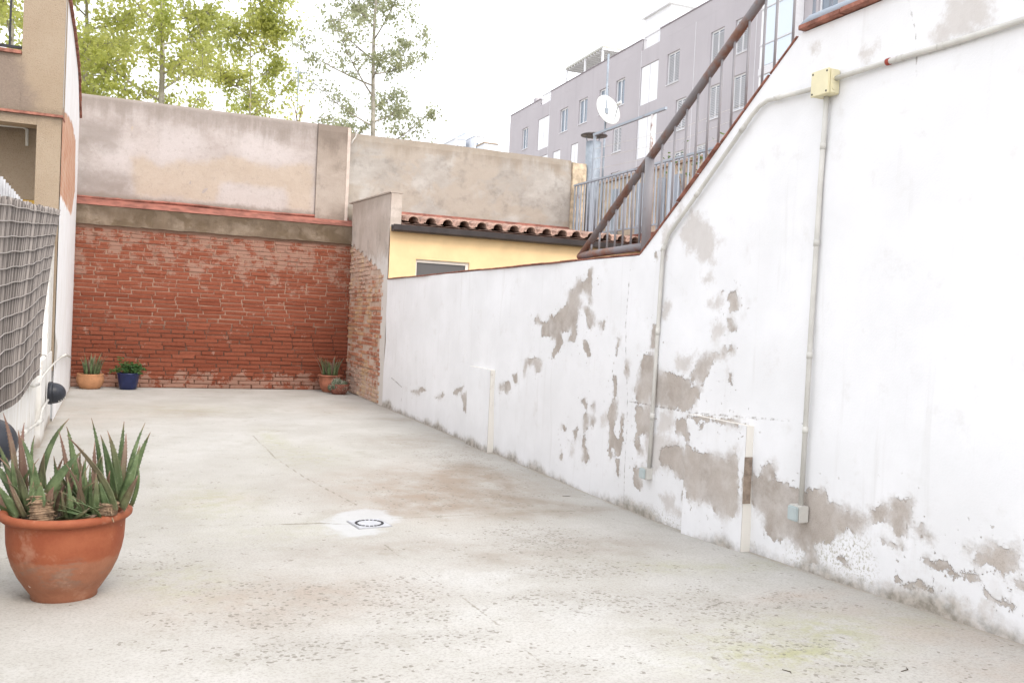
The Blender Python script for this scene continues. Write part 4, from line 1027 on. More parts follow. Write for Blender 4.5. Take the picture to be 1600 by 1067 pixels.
def small_pot(name, label, cat, base, prof_, mat, leaves, h0, group=None):
    t = thing(name, label, cat, tuple(base))
    MB().lathe(prof_, base, 32).build('pot_body', mat, t, True)
    rt = prof_[-1][0]
    MB().lathe([(rt, h0 - .02), (rt * .5, h0 - .01), (0, h0 - .005)], base, 20).build('soil', M_SOIL, t, True)
    return t
def rosette(t, base, h0, n, L, spread, rad, w):
    for k in range(n):
        a = rng.uniform(0, 6.283); r0 = rad * math.sqrt(rng.random()); e = Vector((math.cos(a), math.sin(a), 0))
        b = Vector(base) + e * r0 + Vector((0, 0, h0 - .01)); ln = L * rng.uniform(.65, 1.05); sp = spread * rng.uniform(.3, 1.0)
        link(leaf_mesh(bez(b, b + e * sp * ln * .25 + Vector((0, 0, ln * .6)), b + e * sp * ln + Vector((0, 0, ln)), 6), w * rng.uniform(.8, 1.2), w * .28, 'leaf', e.cross(Vector((0, 0, 1)))), 'leaf', t)
M_POT2 = plain('pale_terracotta', (0.43, 0.21, 0.105), 0.8, 0.2, 9, 0.2)
b = np.array([-0.58, 13.44, 0.0])
t = small_pot('aloe_bowl', 'small round terracotta bowl of aloe in the left corner of the brick wall', 'potted plant', b, [(0, .004), (.11, 0), (.125, .01), (.16, .06), (.175, .11), (.172, .15), (.165, .185), (.172, .20), (.166, .208), (.155, .20)], M_POT2, None, .19)
rosette(t, b, .19, 42, .30, .45, .11, .026)
b = np.array([-0.10, 13.40, 0.0])
M_NAVY = plain('navy_glaze', (0.018, 0.024, 0.075), 0.3, 0.2, 9)
t = small_pot('blue_pot', 'dark blue pot with a bushy green plant against the brick wall', 'potted plant', b, [(0, .004), (.095, 0), (.11, .01), (.12, .06), (.132, .13), (.142, .20), (.150, .215), (.150, .23), (.142, .232), (.136, .22)], M_NAVY, None, .215)
M_HERB = mat_leaf('herb_leaf', (0.055, 0.125, 0.035), (0.10, 0.20, 0.05), 0.3)
mb = MB(); ms = MB()
for k in range(46):
    a = rng.uniform(0, 6.283); rr_ = rng.random() ** .6 * .22; tip = Vector((b[0] + math.cos(a)*rr_, b[1] + math.sin(a)*rr_*0.7, .22 + rng.uniform(.04, .22) * (1 - (rr_/.26)**2) + rng.uniform(-.05, .04)))
    s0 = Vector((b[0] + math.cos(a)*.05, b[1] + math.sin(a)*.05, .21)); pth = bez(s0, (s0 + tip)/2 + Vector((0, 0, .06)), tip, 5); ms.tube(pth, .0025, 5)
    for j in range(15):
        c = pth[rng.randint(2, 4)] + Vector((rng.uniform(-.03, .03), rng.uniform(-.03, .03), rng.uniform(-.025, .03)))
        d = Vector((rng.uniform(-1, 1), rng.uniform(-1, 1), rng.uniform(-.3, .7))).normalized(); e = d.orthogonal().normalized(); s_ = rng.uniform(.012, .024)
        mb.add([c - d*s_, c + e*s_*.6, c + d*s_, c - e*s_*.6], [(0, 1, 2, 3)])
mb.build('foliage', M_HERB, t)['kind'] = 'stuff'
ms.build('stems', M_HERB, t)
b = np.array([2.70, 13.36, 0.0])
M_POT3 = plain('dull_terracotta', (0.36, 0.14, 0.085), 0.8, 0.25, 9, 0.2)
t = small_pot('aloe_pot', 'terracotta pot of aloe in the right corner where the brick walls meet', 'potted plant', b, [(0, .004), (.10, 0), (.115, .01), (.15, .08), (.168, .16), (.165, .22), (.17, .235), (.185, .24), (.185, .26), (.172, .262), (.16, .25)], M_POT3, None, .24)
rosette(t, b, .24, 46, .30, .5, .12, .026)
b = np.array([2.76, 13.02, 0.0])
t = small_pot('cactus_pot', 'low brownish bowl holding a dark spiny cactus before the corner pot', 'potted plant', b, [(0, .004), (.085, 0), (.10, .01), (.135, .06), (.15, .12), (.155, .15), (.148, .155), (.14, .145)], plain('brown_clay', (0.22, 0.085, 0.06), 0.8, 0.3, 12), None, .14)
M_CACT = plain('cactus_skin', (0.11, 0.13, 0.085), 0.8, 0.3, 20, 0.3)
mc = MB()
for k, (ox, oy, oz, r_) in enumerate([(-.06, -.06, .13, .075), (.03, -.07, .11, .07), (-.02, .02, .16, .075), (.07, .0, .14, .06), (-.11, -.02, .1, .055)]):
    mc.lathe([(0.001, -r_)] + [(r_*math.cos(p), r_*math.sin(p)) for p in np.linspace(-1.3, 1.3, 9)] + [(0.001, r_)], b + (ox, oy, oz), 24, lambda a, z: 0.09*math.cos(a*12))
mc.build('cactus_body', M_CACT, t, True)
sp = MB()
for k in range(150):
    d = Vector((rng.gauss(0, 1), rng.gauss(-.5, 1), rng.gauss(0.2, 1))).normalized(); c = Vector(b) + Vector(rng.choice([(-.06, -.06, .13), (.03, -.07, .11), (-.02, .02, .16)]))
    sp.tube([c + d*.06, c + d*.105], [.0022, .0008], 4)
sp.build('spines', plain('straw_spine', (0.55, 0.52, 0.44), 0.7), t)['kind'] = 'stuff'

# ------------------------------------------------------------------ left side: house corner, low wall, fence, lamps
YC = 9.75
def mat_stucco():
    n = N('rough_tan_stucco', 0.95, 0.15)
    c = n.mix(n.step(n.noise(1.4, 4, 0.6), 0.3, 0.7), (0.34, 0.265, 0.19), (0.385, 0.31, 0.23))
    c = n.mix(n.math('MULTIPLY', n.step(n.noise(95, 3, 0.7), 0.52, 0.68), 0.6), c, (0.27, 0.19, 0.125))
    z = n.sep(n.pos, 2); x = n.sep(n.pos, 0)
    d = n.math('ADD', n.math('MULTIPLY', n.math('ADD', x, 1.02), 1.0), n.math('MULTIPLY', n.math('SUBTRACT', n.noise(4, 5, 0.65), 0.5), 0.35))
    d = n.math('ADD', d, n.math('MULTIPLY', n.math('SUBTRACT', z, 3.0), 0.35))
    stain = n.math('MULTIPLY', n.step(d, 0.14, -0.05), n.math('MULTIPLY', n.step(z, 3.58, 3.50), n.step(z, 2.9, 3.0)))
    c = n.mix(n.math('MULTIPLY', stain, 0.82), c, n.mix(n.noise(70, 3, 0.7), (0.14, 0.105, 0.085), (0.30, 0.24, 0.20)))
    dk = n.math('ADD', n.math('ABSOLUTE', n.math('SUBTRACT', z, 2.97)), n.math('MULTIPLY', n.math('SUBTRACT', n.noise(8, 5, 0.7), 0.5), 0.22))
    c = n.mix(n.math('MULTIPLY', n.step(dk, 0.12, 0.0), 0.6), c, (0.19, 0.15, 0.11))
    n.color(c); n.bump(n.noise(95, 3, 0.7), 0.9, 0.01)
    return n.m
M_STUC = mat_stucco()
lh = thing('stucco_house', 'tan stucco house corner with a balcony parapet on the left', 'house', (-1.2, YC, 0))
XCL, XCR = -1.112, -0.7485
MB().box((XCL, YC, 2.995), (XCR, YC + 0.24, 5.6)).build('upper_pillar', M_STUC, lh)
MB().box((-3.2, YC + 0.0015, 2.995), (XCL - 0.001, YC + 0.2, 3.525)).build('balcony_parapet', M_STUC, lh)
MB().box((-3.2, YC - 0.03, 3.527), (XCL - 0.003, YC + 0.23, 3.56)).build('parapet_cap', M_TILE, lh)
MB().box((-3.2, YC - 0.012, 2.968), (XCR + 0.006, YC + 0.24, 2.992)).build('floor_edge', M_TILE, lh)
MB().box((-3.2, YC + 0.012, 2.875), (-0.969, YC + 0.24, 2.966)).build('lintel', M_STUC, lh)
MB().box((-0.967, YC + 0.010, 0.5), (XCR - 0.006, YC + 0.24, 2.966)).build('lower_pillar', M_STUC, lh)
MB().box((-3.2, YC + 0.75, 2.22), (-0.9, YC + 0.85, 2.966)).build('recess_wall', M_STUC, lh)
MB().box((-3.2, YC + 0.25, 2.966), (-1.1, 13.6, 3.1)).build('balcony_floor', M_STUC, lh)
MB().box((-3.2, YC + 0.74, 1.75), (-0.9, YC + 0.86, 2.217)).build('ochre_panel', plain('ochre_paint', (0.58, 0.36, 0.08), 0.8, 0.1), lh)
MB().box((-3.2, YC + 0.76, 0.0), (-0.9, YC + 0.86, 1.745)).build('back_wall_low', M_STUC, lh)
cp = [on_y(x, y, YC + 0.7) for x, y in ((-25, 193), (36, 199), (42, 203), (42, 228))]
MB().tube(cp, 0.014, 8).build('overflow_pipe', M_PVC, lh, True)
# flank wall facing the courtyard
def mat_flank():
    n = N('flaking_white_flank', 0.9, 0.2)
    e = n.math('ADD', n.attr('bare'), n.math('MULTIPLY', n.math('SUBTRACT', n.noise(6, 6, 0.7), 0.5), 0.22))
    m = n.step(e, -0.01, 0.02)
    c = n.mix(n.step(n.noise(3, 4, 0.6), 0.3, 0.7), (0.80, 0.79, 0.77), (0.86, 0.86, 0.86))
    br = n.mix(n.step(n.noise(5, 5, 0.65), 0.35, 0.65), (0.52, 0.235, 0.125), (0.60, 0.36, 0.23))
    rowl = n.math('FRACT', n.math('MULTIPLY', n.sep(n.pos, 2), 13.5))
    br = n.mix(n.math('MULTIPLY', n.step(rowl, 0.16, 0.08), 0.4), br, (0.6, 0.5, 0.4))
    c = n.mix(n.math('MULTIPLY', m, 0.92), c, br)
    w = n.math('ADD', n.attr('worn'), n.math('MULTIPLY', n.math('SUBTRACT', n.noise(4, 5, 0.7, n.scale(n.pos, (1, 3, 0.6))), 0.5), 0.25))
    c = n.mix(n.math('MULTIPLY', n.step(w, -0.01, 0.05), 0.8), c, (0.42, 0.38, 0.32))
    ck = n.math('ADD', n.attr('crack'), n.math('MULTIPLY', n.math('SUBTRACT', n.noise(18, 4, 0.7), 0.5), 0.02))
    c = n.mix(n.math('MULTIPLY', n.step(ck, -0.004, 0.006), 0.8), c, (0.13, 0.1, 0.08))
    n.color(c); n.bump(n.noise(50, 4, 0.7), 0.35, 0.006); n.bump(n.math('SUBTRACT', 1.0, m), 0.8, 0.006)
    return n.m
LP, LN = (-0.84, 13.7, 0), (1, 0.0236, 0)
def lp(x, y, off=0.0):
    p = on_plane(x, y, (LP[0] + off, LP[1], 0), LN); return p
FT = [(9.76, 5.05), (10.6, 4.85)] + [tuple(lp(x, y)[1:]) for x, y in ((107, 0), (115, 50), (121.5, 105), (123, 130))] + [(13.66, 3.70)]
fy = np.linspace(9.76, 13.66, 150); fv = np.linspace(0, 1, 200)
a_, b_ = np.meshgrid(fy, fv, indexing='ij')
ft = np.interp(a_, [q_[0] for q_ in FT], [q_[1] for q_ in FT]); zf = -0.04 + (ft + 0.04) * b_
P = np.stack([a_.ravel(), zf.ravel()], 1)
lyz = lambda polys: [[lp(x, y)[1:] for x, y in p] for p in polys]
BARE = lyz([[(99, 170), (112, 190), (118, 220), (117, 300), (111, 338), (104, 325), (98, 312), (88, 300), (90, 230)]])
WORN = lyz([[(75, 500), (84, 485), (82, 560), (75, 600), (66, 600), (68, 560)], [(86, 510), (90, 540), (87, 580), (84, 560)]])
LCR = seg([lp(x, y)[1:] for x, y in [(90, 231), (103, 230), (112, 258), (112, 300), (109, 335)]], .001)
me = grid_mesh('flank_face', np.column_stack([xl(P[:, 0]), P]), len(fy), len(fv), mat_flank(), dict(bare=poly_sd(P, BARE), worn=poly_sd(P, WORN), crack=poly_sd(P, LCR, -.1)))
link(me, 'flank_face', lh)
poly = [(y, z) for y, z in FT] + [(13.66, -0.04), (9.995, -0.04), (9.995, 5.17)]
MB().prism([(xl(y) - 0.012, y, z) for y, z in FT[1:]] + [(xl(13.66) - .012, 13.66, -.04), (xl(10.0) - .012, 10.0, -.04), (xl(10.0) - .012, 10.0, 5.1)], (-0.2, 0, 0)).build('flank_core', M_WHITE, lh)
for (y0, z0_), (y1, z1_) in zip(FT[:-1], FT[1:]):
    n_ = max(1, int(math.hypot(y1-y0, z1_-z0_) / 0.3))
    for i in range(n_):
        ya, yb2 = y0 + (y1-y0)*i/n_ + .004, y0 + (y1-y0)*(i+1)/n_ - .004; za, zb2 = z0_ + (z1_-z0_)*i/n_, z0_ + (z1_-z0_)*(i+1)/n_
        x_ = xl((ya+yb2)/2)
        MB().hexa([(x_-.22, ya, za+.003), (x_+.03, ya, za+.003), (x_+.03, yb2, zb2+.003), (x_-.22, yb2, zb2+.003)], [(x_-.22, ya, za+.03), (x_+.03, ya, za+.03), (x_+.03, yb2, zb2+.03), (x_-.22, yb2, zb2+.03)]).build('coping_tile', M_TILE, lh)
# balcony railing
br_ = thing('balcony_railing', 'black iron balcony railing above the stained parapet on the left', 'railing', (-1.5, YC + 0.1, 3.56))
MB().box((-3.1, YC + 0.09, 3.60), (XCL + 0.02, YC + 0.12, 3.625)).build('bottom_rail', M_IRON, br_)
MB().box((-3.1, YC + 0.085, 4.42), (XCL + 0.02, YC + 0.125, 4.45)).build('top_rail', M_IRON, br_)
for k in range(14):
    x = on_y(16, 40, YC + .1)[0] - 0.14 * k
    MB().box((x - .009, YC + .096, 3.56 if k % 4 == 1 else 3.6255), (x + .009, YC + .114, 4.4195)).build('bar', M_IRON, br_)

# low white wall under the fence
lw = thing('low_white_wall', 'low white plastered wall with piers under the reed screen on the left', 'wall', (-0.7, 6.5, 0))
def mat_lowwall():
    n = N('stained_limewash', 0.9, 0.2)
    c = n.mix(n.step(n.noise(3, 5, 0.65, n.scale(n.pos, (1, 3, 0.7))), 0.35, 0.7), (0.80, 0.79, 0.77), (0.70, 0.67, 0.61))
    c = n.mix(n.math('MULTIPLY', n.step(n.noise(7, 6, 0.72, n.scale(n.pos, (1, 2, 0.5))), 0.58, 0.66), 0.6), c, (0.47, 0.42, 0.35))
    c = n.mix(n.step(n.math('ADD', n.sep(n.pos, 2), n.math('MULTIPLY', n.math('SUBTRACT', n.noise(8, 5, 0.7), .5), .2)), 0.10, 0.0), c, (0.42, 0.36, 0.30))
    n.color(c); n.bump(n.noise(50, 4, 0.7), 0.4, 0.006)
    return n.m
M_LOW = mat_lowwall()
def lbox(y0, y1, z0, z1, o0, o1):
    q0 = [(xl(y0)+o0, y0, z0), (xl(y0)+o1, y0, z0), (xl(y1)+o1, y1, z0), (xl(y1)+o0, y1, z0)]
    return MB().hexa(q0, [(a, b, z1) for a, b, _ in q0])
lbox(-2.5, 7.25, -0.05, 0.66, -0.2, 0.0).build('wall_body', M_LOW, lw, bevel=0.008)
lbox(7.253, 8.05, -0.05, 0.70, -0.2, -0.03).build('wall_body', M_LOW, lw, bevel=0.008)
lbox(8.052, 8.55, -0.05, 0.71, -0.2, 0.005).build('pier', M_LOW, lw, bevel=0.008)
lbox(8.553, 9.755, -0.05, 0.70, -0.2, -0.02).build('wall_body', M_LOW, lw, bevel=0.008)
# white panel wall closing off behind the screen
fp = thing('fence_panel', 'pale boarded fence posts between the reed screen and the white flank wall', 'fence', (-0.78, 9.2, 0.7))
for (y0, y1, z1, o0, o1, m_) in ((9.45, 9.74, 2.02, -.10, -.03, M_LOW), (9.16, 9.26, 1.9, -.09, -.01, M_PVC), (8.82, 8.98, 1.75, -.07, -.01, M_LOW), (8.35, 8.5, 1.4, -.08, -.03, M_SAND), (9.0, 9.15, 1.75, -.14, -.11, M_BLACK)):
    lbox(y0, y1, 0.705, z1, o0, o1).build('post', m_, fp, bevel=0.004)
# reed screen: fan of reeds draped over the fence
def mat_reed():
    n = N('weathered_reed', 0.85, 0.2)
    tone = n.math('ADD', n.attr('tone'), n.math('MULTIPLY', n.math('SUBTRACT', n.noise(9, 3, 0.6), 0.5), 0.5))
    n.color(n.mix(n.step(tone, 0.1, 0.9), (0.10, 0.086, 0.078), (0.31, 0.275, 0.25))); return n.m
    c = n.mix(n.step(n.noise(1, 3, 0.6, n.scale(n.pos, (40, 110, 1.2))), 0.4, 0.6), (0.105, 0.09, 0.082), (0.30, 0.265, 0.24))
    n.color(c); return n.m
M_REED = mat_reed()
rs = thing('reed_screen', 'grey woven reed screen tied to the fence on the left', 'reed screen', (-0.68, 7, 0.66))
def mat_pt(s, t, dx_=0.0):
    yb0, yt0 = 3.8 + s * 3.15, 3.8 + s * 5.3
    bow = 4 * t * (1 - t)
    y = yb0 + (yt0 - yb0) * (t ** 1.5)
    zb0 = 0.66 + 0.02 * math.sin(s * 9); zt0 = 1.58 + 0.42 * s
    z = zb0 + (zt0 - zb0) * t
    x = xl(y) + 0.035 + 0.003 * math.sin(s * 38) * (0.4 + t) + 0.004 * math.sin(s * 11 + t * 3) * bow + 0.02 * (1 - t)
    return (x + dx_, y, z)
NR, NT = 330, 13
vs_ = []; fs_ = []; tones = []
for i in range(NR):
    tone_ = rng.random()
    s0, s1 = i / NR, (i + 0.86) / NR; bul = 0.006 + rng.uniform(-.002, .003); ext = rng.uniform(-.012, .02); base_i = len(vs_)
    for j in range(NT):
        t = j / (NT - 1); t = t * (1 + ext) if j == NT - 1 else t
        vs_ += [mat_pt(s0, t), mat_pt((s0+s1)/2, t, bul), mat_pt(s1, t), mat_pt((s0+s1)/2, t, -.004)]; tones += [tone_] * 4
    for j in range(NT - 1):
        for k in range(4):
            a0 = base_i + j*4
            fs_.append((a0+k, a0+(k+1) % 4, a0+4+(k+1) % 4, a0+4+k))
ro = MB().add(vs_, fs_).build('reeds', M_REED, rs); ro['kind'] = 'stuff'
at_ = ro.data.attributes.new('tone', 'FLOAT', 'POINT'); at_.data.foreach_set('value', np.array(tones, np.float32))
M_WIRE = plain('pale_tie_wire', (0.36, 0.33, 0.305), 0.7, 0.1)
for k in range(13):
    t = 0.035 + k * 0.078
    MB().tube([np.array(mat_pt(s, t + 0.002 * math.sin(s * 40 + k), 0.010)) for s in np.linspace(0, 0.998, 90)], 0.003, 5).build('tie_wire', M_WIRE, rs, True)
M_PICK = plain('grey_picket_plastic', (0.40, 0.40, 0.41), 0.7, 0.15)
pk = thing('picket_fence', 'row of pale pointed pickets showing above the reed screen', 'fence', (-0.75, 7.4, 1.7))
pk0, pk1 = lp(-2, 268, -.035), lp(46, 324, -.035)
for k in range(17):
    y = 5.2 + k * 0.135 + 0.02 * (k % 2); x = xl(y) - 0.035; w_ = 0.022
    zt = pk0[2] + (pk1[2] - pk0[2]) * (y - pk0[1]) / (pk1[1] - pk0[1]); w_ = 0.011
    MB().prism([(x, y - w_, 1.5), (x, y + w_, 1.5), (x, y + w_, zt - .05), (x, y, zt), (x, y - w_, zt - .05)], (-0.014, 0, 0)).build('picket', M_PICK, pk)
MB().prism([(xl(5.2) - .052, 5.2, 1.60), (xl(8.4) - .052, 8.4, 1.60), (xl(8.4) - .052, 8.4, 1.64), (xl(5.2) - .052, 5.2, 1.64)], (-.02, 0, 0)).build('rail', M_PVC, pk)
# bulkhead lamps
def lamp(label, px, py, r, hh):
    p = lp(px, py); t = thing('wall_lamp', label, 'wall lamp', tuple(p), 'round bulkhead lamps on the left wall')
    def turn(mb):
        for i, v in enumerate(mb.v): mb.v[i] = (p[0] + v[2], p[1] + v[0], p[2] + v[1])
        return mb
    turn(MB().lathe([(0, 0), (r * 1.0, 0), (r * 1.06, .012), (r * 1.04, .035), (r * .98, .04), (0, .04)], (0, 0, 0), 28)).build('base', M_BLACK, t, True)
    pr = [(r * .97 * math.cos(q_), .042 + hh * math.sin(q_)) for q_ in np.linspace(0, 1.5, 9)] + [(0.001, .042 + hh)]
    turn(MB().lathe(pr, (0, 0, 0), 28)).build('dome', M_BLACK, t, True)
    for k in range(4):
        q_ = 0.5 + k * 0.2; rr_ = r * .985 * math.cos(q_); zc_ = .042 + (hh + .004) * math.sin(q_)
        turn(MB().tube([(rr_ * math.cos(a), rr_ * math.sin(a), zc_) for a in np.linspace(-2.3, -0.5, 12)], .0035, 5)).build('louvre', M_PVC, t, True)
lamp('round black ribbed lamp on the white wall near the brick corner', 75, 614, 0.098, 0.105)
lamp('round black lamp half hidden behind the big aloe', -33, 693, 0.115, 0.11)
# cables and pipe runs on the left wall
t = thing('wall_cable', 'white knotted cable strung along the left wall past the lamp', 'cable', tuple(lp(40, 605)))
MB().tube([lp(x, y, .03) for x, y in ((-30, 665), (0, 640), (20, 622), (37, 606), (48, 602), (60, 601), (66, 590), (75, 578), (88, 564), (96, 558), (106, 556), (111, 558))], .0075, 8).build('cable', M_PVC, t, True)
MB().tube([lp(x, y, .035) for x, y in ((37, 606), (44, 600), (52, 603), (60, 600))], .012, 8).build('knot', M_PVC, t, True)
MB().tube([lp(x, y, .035) for x, y in ((97, 557), (103, 554), (110, 558))], .014, 8).build('knot', M_PVC, t, True)
t = thing('wall_pipe', 'white jointed pipe running low along the left wall behind the aloe', 'pipe', tuple(lp(45, 673)))
pp_ = [lp(x, y, .03) for x, y in ((-20, 722), (30, 681), (45, 671), (62, 659), (66, 640), (75, 625))]
MB().tube(pp_, .010, 8).build('pipe', M_PVC, t, True)
for (x0, y0), (x1, y1) in (((36, 677), (42, 672)), ((58, 662), (65, 656))): MB().tube([lp(x0, y0, .03), lp(x1, y1, .03)], .017, 10).build('joint', M_PVC, t, True)

# ------------------------------------------------------------------ neighbour's terrace on the right
XT = 6.95
nt = thing('neighbour_terrace', 'raised neighbouring terrace with a red edge beyond the yellow house', 'terrace', (8.5, 10, 0))
MB().box((XT - 0.045, 4.0, 2.40), (8.6, 13.99, 2.60)).build('slab', M_RED, nt)
MB().box((XT - 0.04, 4.0, 0.0), (XT + 0.15, 14.0, 2.398)).build('retaining_wall', M_STUC, nt)
tr = thing('terrace_railing', 'pale blue grey bar railing along the neighbouring terrace', 'railing', (XT, 11, 2.6))
MB().box((XT - .018, 8.0, 3.595), (XT + .018, 13.98, 3.625)).build('top_rail', M_BLUE, tr)
MB().box((XT - .012, 8.0, 2.70), (XT + .012, 13.98, 2.722)).build('bottom_rail', M_BLUE, tr)
for k in range(50):
    y = 13.95 - k * 0.12
    MB().box((XT - .009, y - .009, 2.7225), (XT + .009, y + .009, 3.5945)).build('bar', M_BLUE, tr)
for y in (13.9, 11.0, 8.1): MB().box((XT + .02, y - .02, 2.6), (XT + .06, y + .02, 3.59)).build('post', M_BLUE, tr)
nw = thing('terrace_back_wall', 'sandy rendered wall with grey boards behind the terrace railing', 'wall', (8.2, 12, 2.6))
MB().box((8.2, 10.6, 2.0), (8.4, 18.5, 3.93)).build('wall_body', plain('sandy_render', (0.56, 0.46, 0.36), 0.95, 0.25, 3, 0.4), nw)
MB().box((8.16, 10.6, 3.933), (8.44, 18.5, 3.98)).build('wall_cap', plain('brown_cap', (0.42, 0.31, 0.24), 0.9, 0.3, 5), nw)
for y in (15.6, 14.6, 13.7, 13.0, 12.5, 11.8, 11.2): MB().box((8.12, y, 2.602), (8.195, y + .14, 3.75)).build('board', M_BLUE, nw)
c0 = on_x(924, 300, 7.35); cy = c0[1]
ch = thing('chimney_pipe', 'round steel chimney pipe with a flat disc cap by the grey wall', 'chimney', (7.35, cy, 2.6))
zc_ = on_x(925, 213, 7.35)[2]
MB().tube([(7.35, cy, 2.6), (7.35, cy, zc_ - 0.12)], 0.135, 24).build('pipe', M_STEEL, ch, True)
MB().lathe([(0, .0), (.235, -.015), (.24, 0.0), (.2, .02), (0, .06)], (7.35, cy, zc_), 30).build('cap', plain('cap_steel', (0.13, 0.12, 0.12), 0.5, 0.3, 8), ch, True)
for a in (0.3, 2.4, 4.5): MB().tube([(7.35 + .12*math.cos(a), cy + .12*math.sin(a), zc_ - .14), (7.35 + .14*math.cos(a), cy + .14*math.sin(a), zc_)], .008, 6).build('strut', M_STEEL, ch)
XD = 7.9
d0, d1, dc = on_x(951, 85, XD), on_x(944, 275, XD), on_x(953, 171, XD)
ds = thing('satellite_dish', 'pale round satellite dish on a tall thin mast above the terrace', 'satellite dish', (XD, d1[1], 2.6))
MB().tube([(XD, d0[1], 2.6), (XD, d0[1], d0[2])], .02, 10).build('mast', M_STEEL, ds, True)
ax = Vector((0.2, -1.0, 0.22)).normalized(); u_ = ax.orthogonal().normalized(); v_ = ax.cross(u_)
mb = MB(); prf = [(0, -.05), (.08, -.045), (.16, -.025), (.22, -.002), (.262, .02), (.262, .03), (.22, .008), (.16, -.015), (.08, -.035), (0, -.04)]
mb.lathe(prf, (0, 0, 0), 32); ce = Vector((XD, d0[1] - .06, dc[2]))
mb.v = [tuple(ce + u_*a + v_*b_*1.1 + ax*c) for a, b_, c in mb.v]; mb.build('dish', M_DISH, ds, True)
MB().tube([ce + v_*.22, ce + ax*.32], .008, 6).build('arm', M_STEEL, ds)
MB().tube([ce + ax*.28, ce + ax*.38], .03, 10).build('receiver', M_DISH, ds, True)
MB().box((XD - .03, d0[1] - .05, dc[2] - .06), (XD + .03, d0[1] + .03, dc[2] + .04)).build('bracket', M_STEEL, ds)
zl = on_x(985, 190, 7.15)[2]
cl = thing('clothes_frame', 'weathered clothes line frame with a level bar above the terrace railing', 'clothes line', (7.15, 12, 2.6))
ya, yb3 = on_x(928, 213, 7.15)[1], on_x(1041, 168, 7.15)[1]
MB().box((7.13, yb3, zl - .02), (7.17, ya, zl + .02)).build('bar', M_BLUE, cl)
for px_ in (930, 1019):
    y = on_x(px_, 200, 7.15)[1]; MB().box((7.132, y - .02, 2.6), (7.168, y + .02, zl - .0205)).build('post', M_BLUE if px_ < 1000 else mat_rust('flaking_post', (0.75, 0.75, 0.75), 0.5), cl)
for k, z in enumerate((zl - .25, zl - .42, zl - .6)):
    MB().tube([(7.15, ya, z), (7.15 + .1, (ya+yb3)/2 - 1.5, z - .08), (7.15 + .15, yb3 - 3.2, z + .04)], .003, 4).build('line', M_PVC, cl)
# vine over the terrace wall
vn = thing('climbing_vine', 'thin leafy vine hanging over the terrace wall behind the stair railing', 'plant', (7.95, 11.4, 2.6))
M_VINE = mat_leaf('vine_leaf', (0.10, 0.16, 0.05), (0.20, 0.24, 0.08), 0.5)
vl = MB(); vb = MB()
for k in range(11):
    x0, y0 = 7.95 + rng.uniform(-.15, .1), rng.uniform(10.7, 12.2)
    pth = bez((x0, y0, 2.7), (x0 - .1, y0 + rng.uniform(-.3, .3), 3.9), (x0 - rng.uniform(-.1, .4), y0 + rng.uniform(-.5, .5), rng.uniform(3.4, 4.05)), 10); vb.tube(pth, .008, 5)
    for j in range(26):
        c = pth[rng.randint(4, 9)] + Vector((rng.gauss(0, .09), rng.gauss(0, .12), rng.gauss(0, .1))); d = Vector((rng.gauss(0, 1), rng.gauss(0, 1), rng.gauss(0, 1))).normalized(); e = d.orthogonal().normalized(); s_ = rng.uniform(.025, .045)
        vl.add([c - d*s_, c + e*s_*.7, c + d*s_, c - e*s_*.7], [(0, 1, 2, 3)])
vl.build('foliage', M_VINE, vn)['kind'] = 'stuff'
vb.build('stems', M_HUSK, vn)

# ------------------------------------------------------------------ mauve apartment block
P0 = np.array([28.729, 39.241]); DD = np.array([0.03294, 0.99946]); NN = np.array([DD[1], -DD[0]])     # NN points into the block
def bp(u, z, d=0.0): q_ = P0 + DD*u + NN*d; return (q_[0], q_[1], z)
n = N('mauve_render', 0.9, 0.2)
cc = n.mix(n.step(n.noise(0.35, 4, 0.6), 0.3, 0.7), (0.445, 0.42, 0.44), (0.475, 0.45, 0.47))
cc = n.mix(n.math('MULTIPLY', n.step(n.noise(1, 4, 0.65, n.scale(n.pos, (1.6, 1.6, 0.12))), 0.5, 0.75), 0.25), cc, (0.33, 0.31, 0.33))
n.color(cc); n.bump(n.noise(12, 3, 0.6), 0.1, 0.02); M_MAUVE = n.m
ab = thing('apartment_block', 'long mauve apartment block with white shutters rising behind the terrace', 'building', bp(10, 0))
M_SHUT = plain('white_shutter', (0.66, 0.66, 0.68), 0.6, 0.04)
M_PANEL = plain('white_panel', (0.80, 0.81, 0.83), 0.5, 0.03)
M_PANE = N('window_glass', 0.08, 0.5); M_PANE.color((0.20, 0.24, 0.29)); M_PANE = M_PANE.m
M_PALEG = N('pale_bay_glass', 0.15, 0.5); M_PALEG.color((0.62, 0.70, 0.78)); M_PALEG = M_PALEG.m
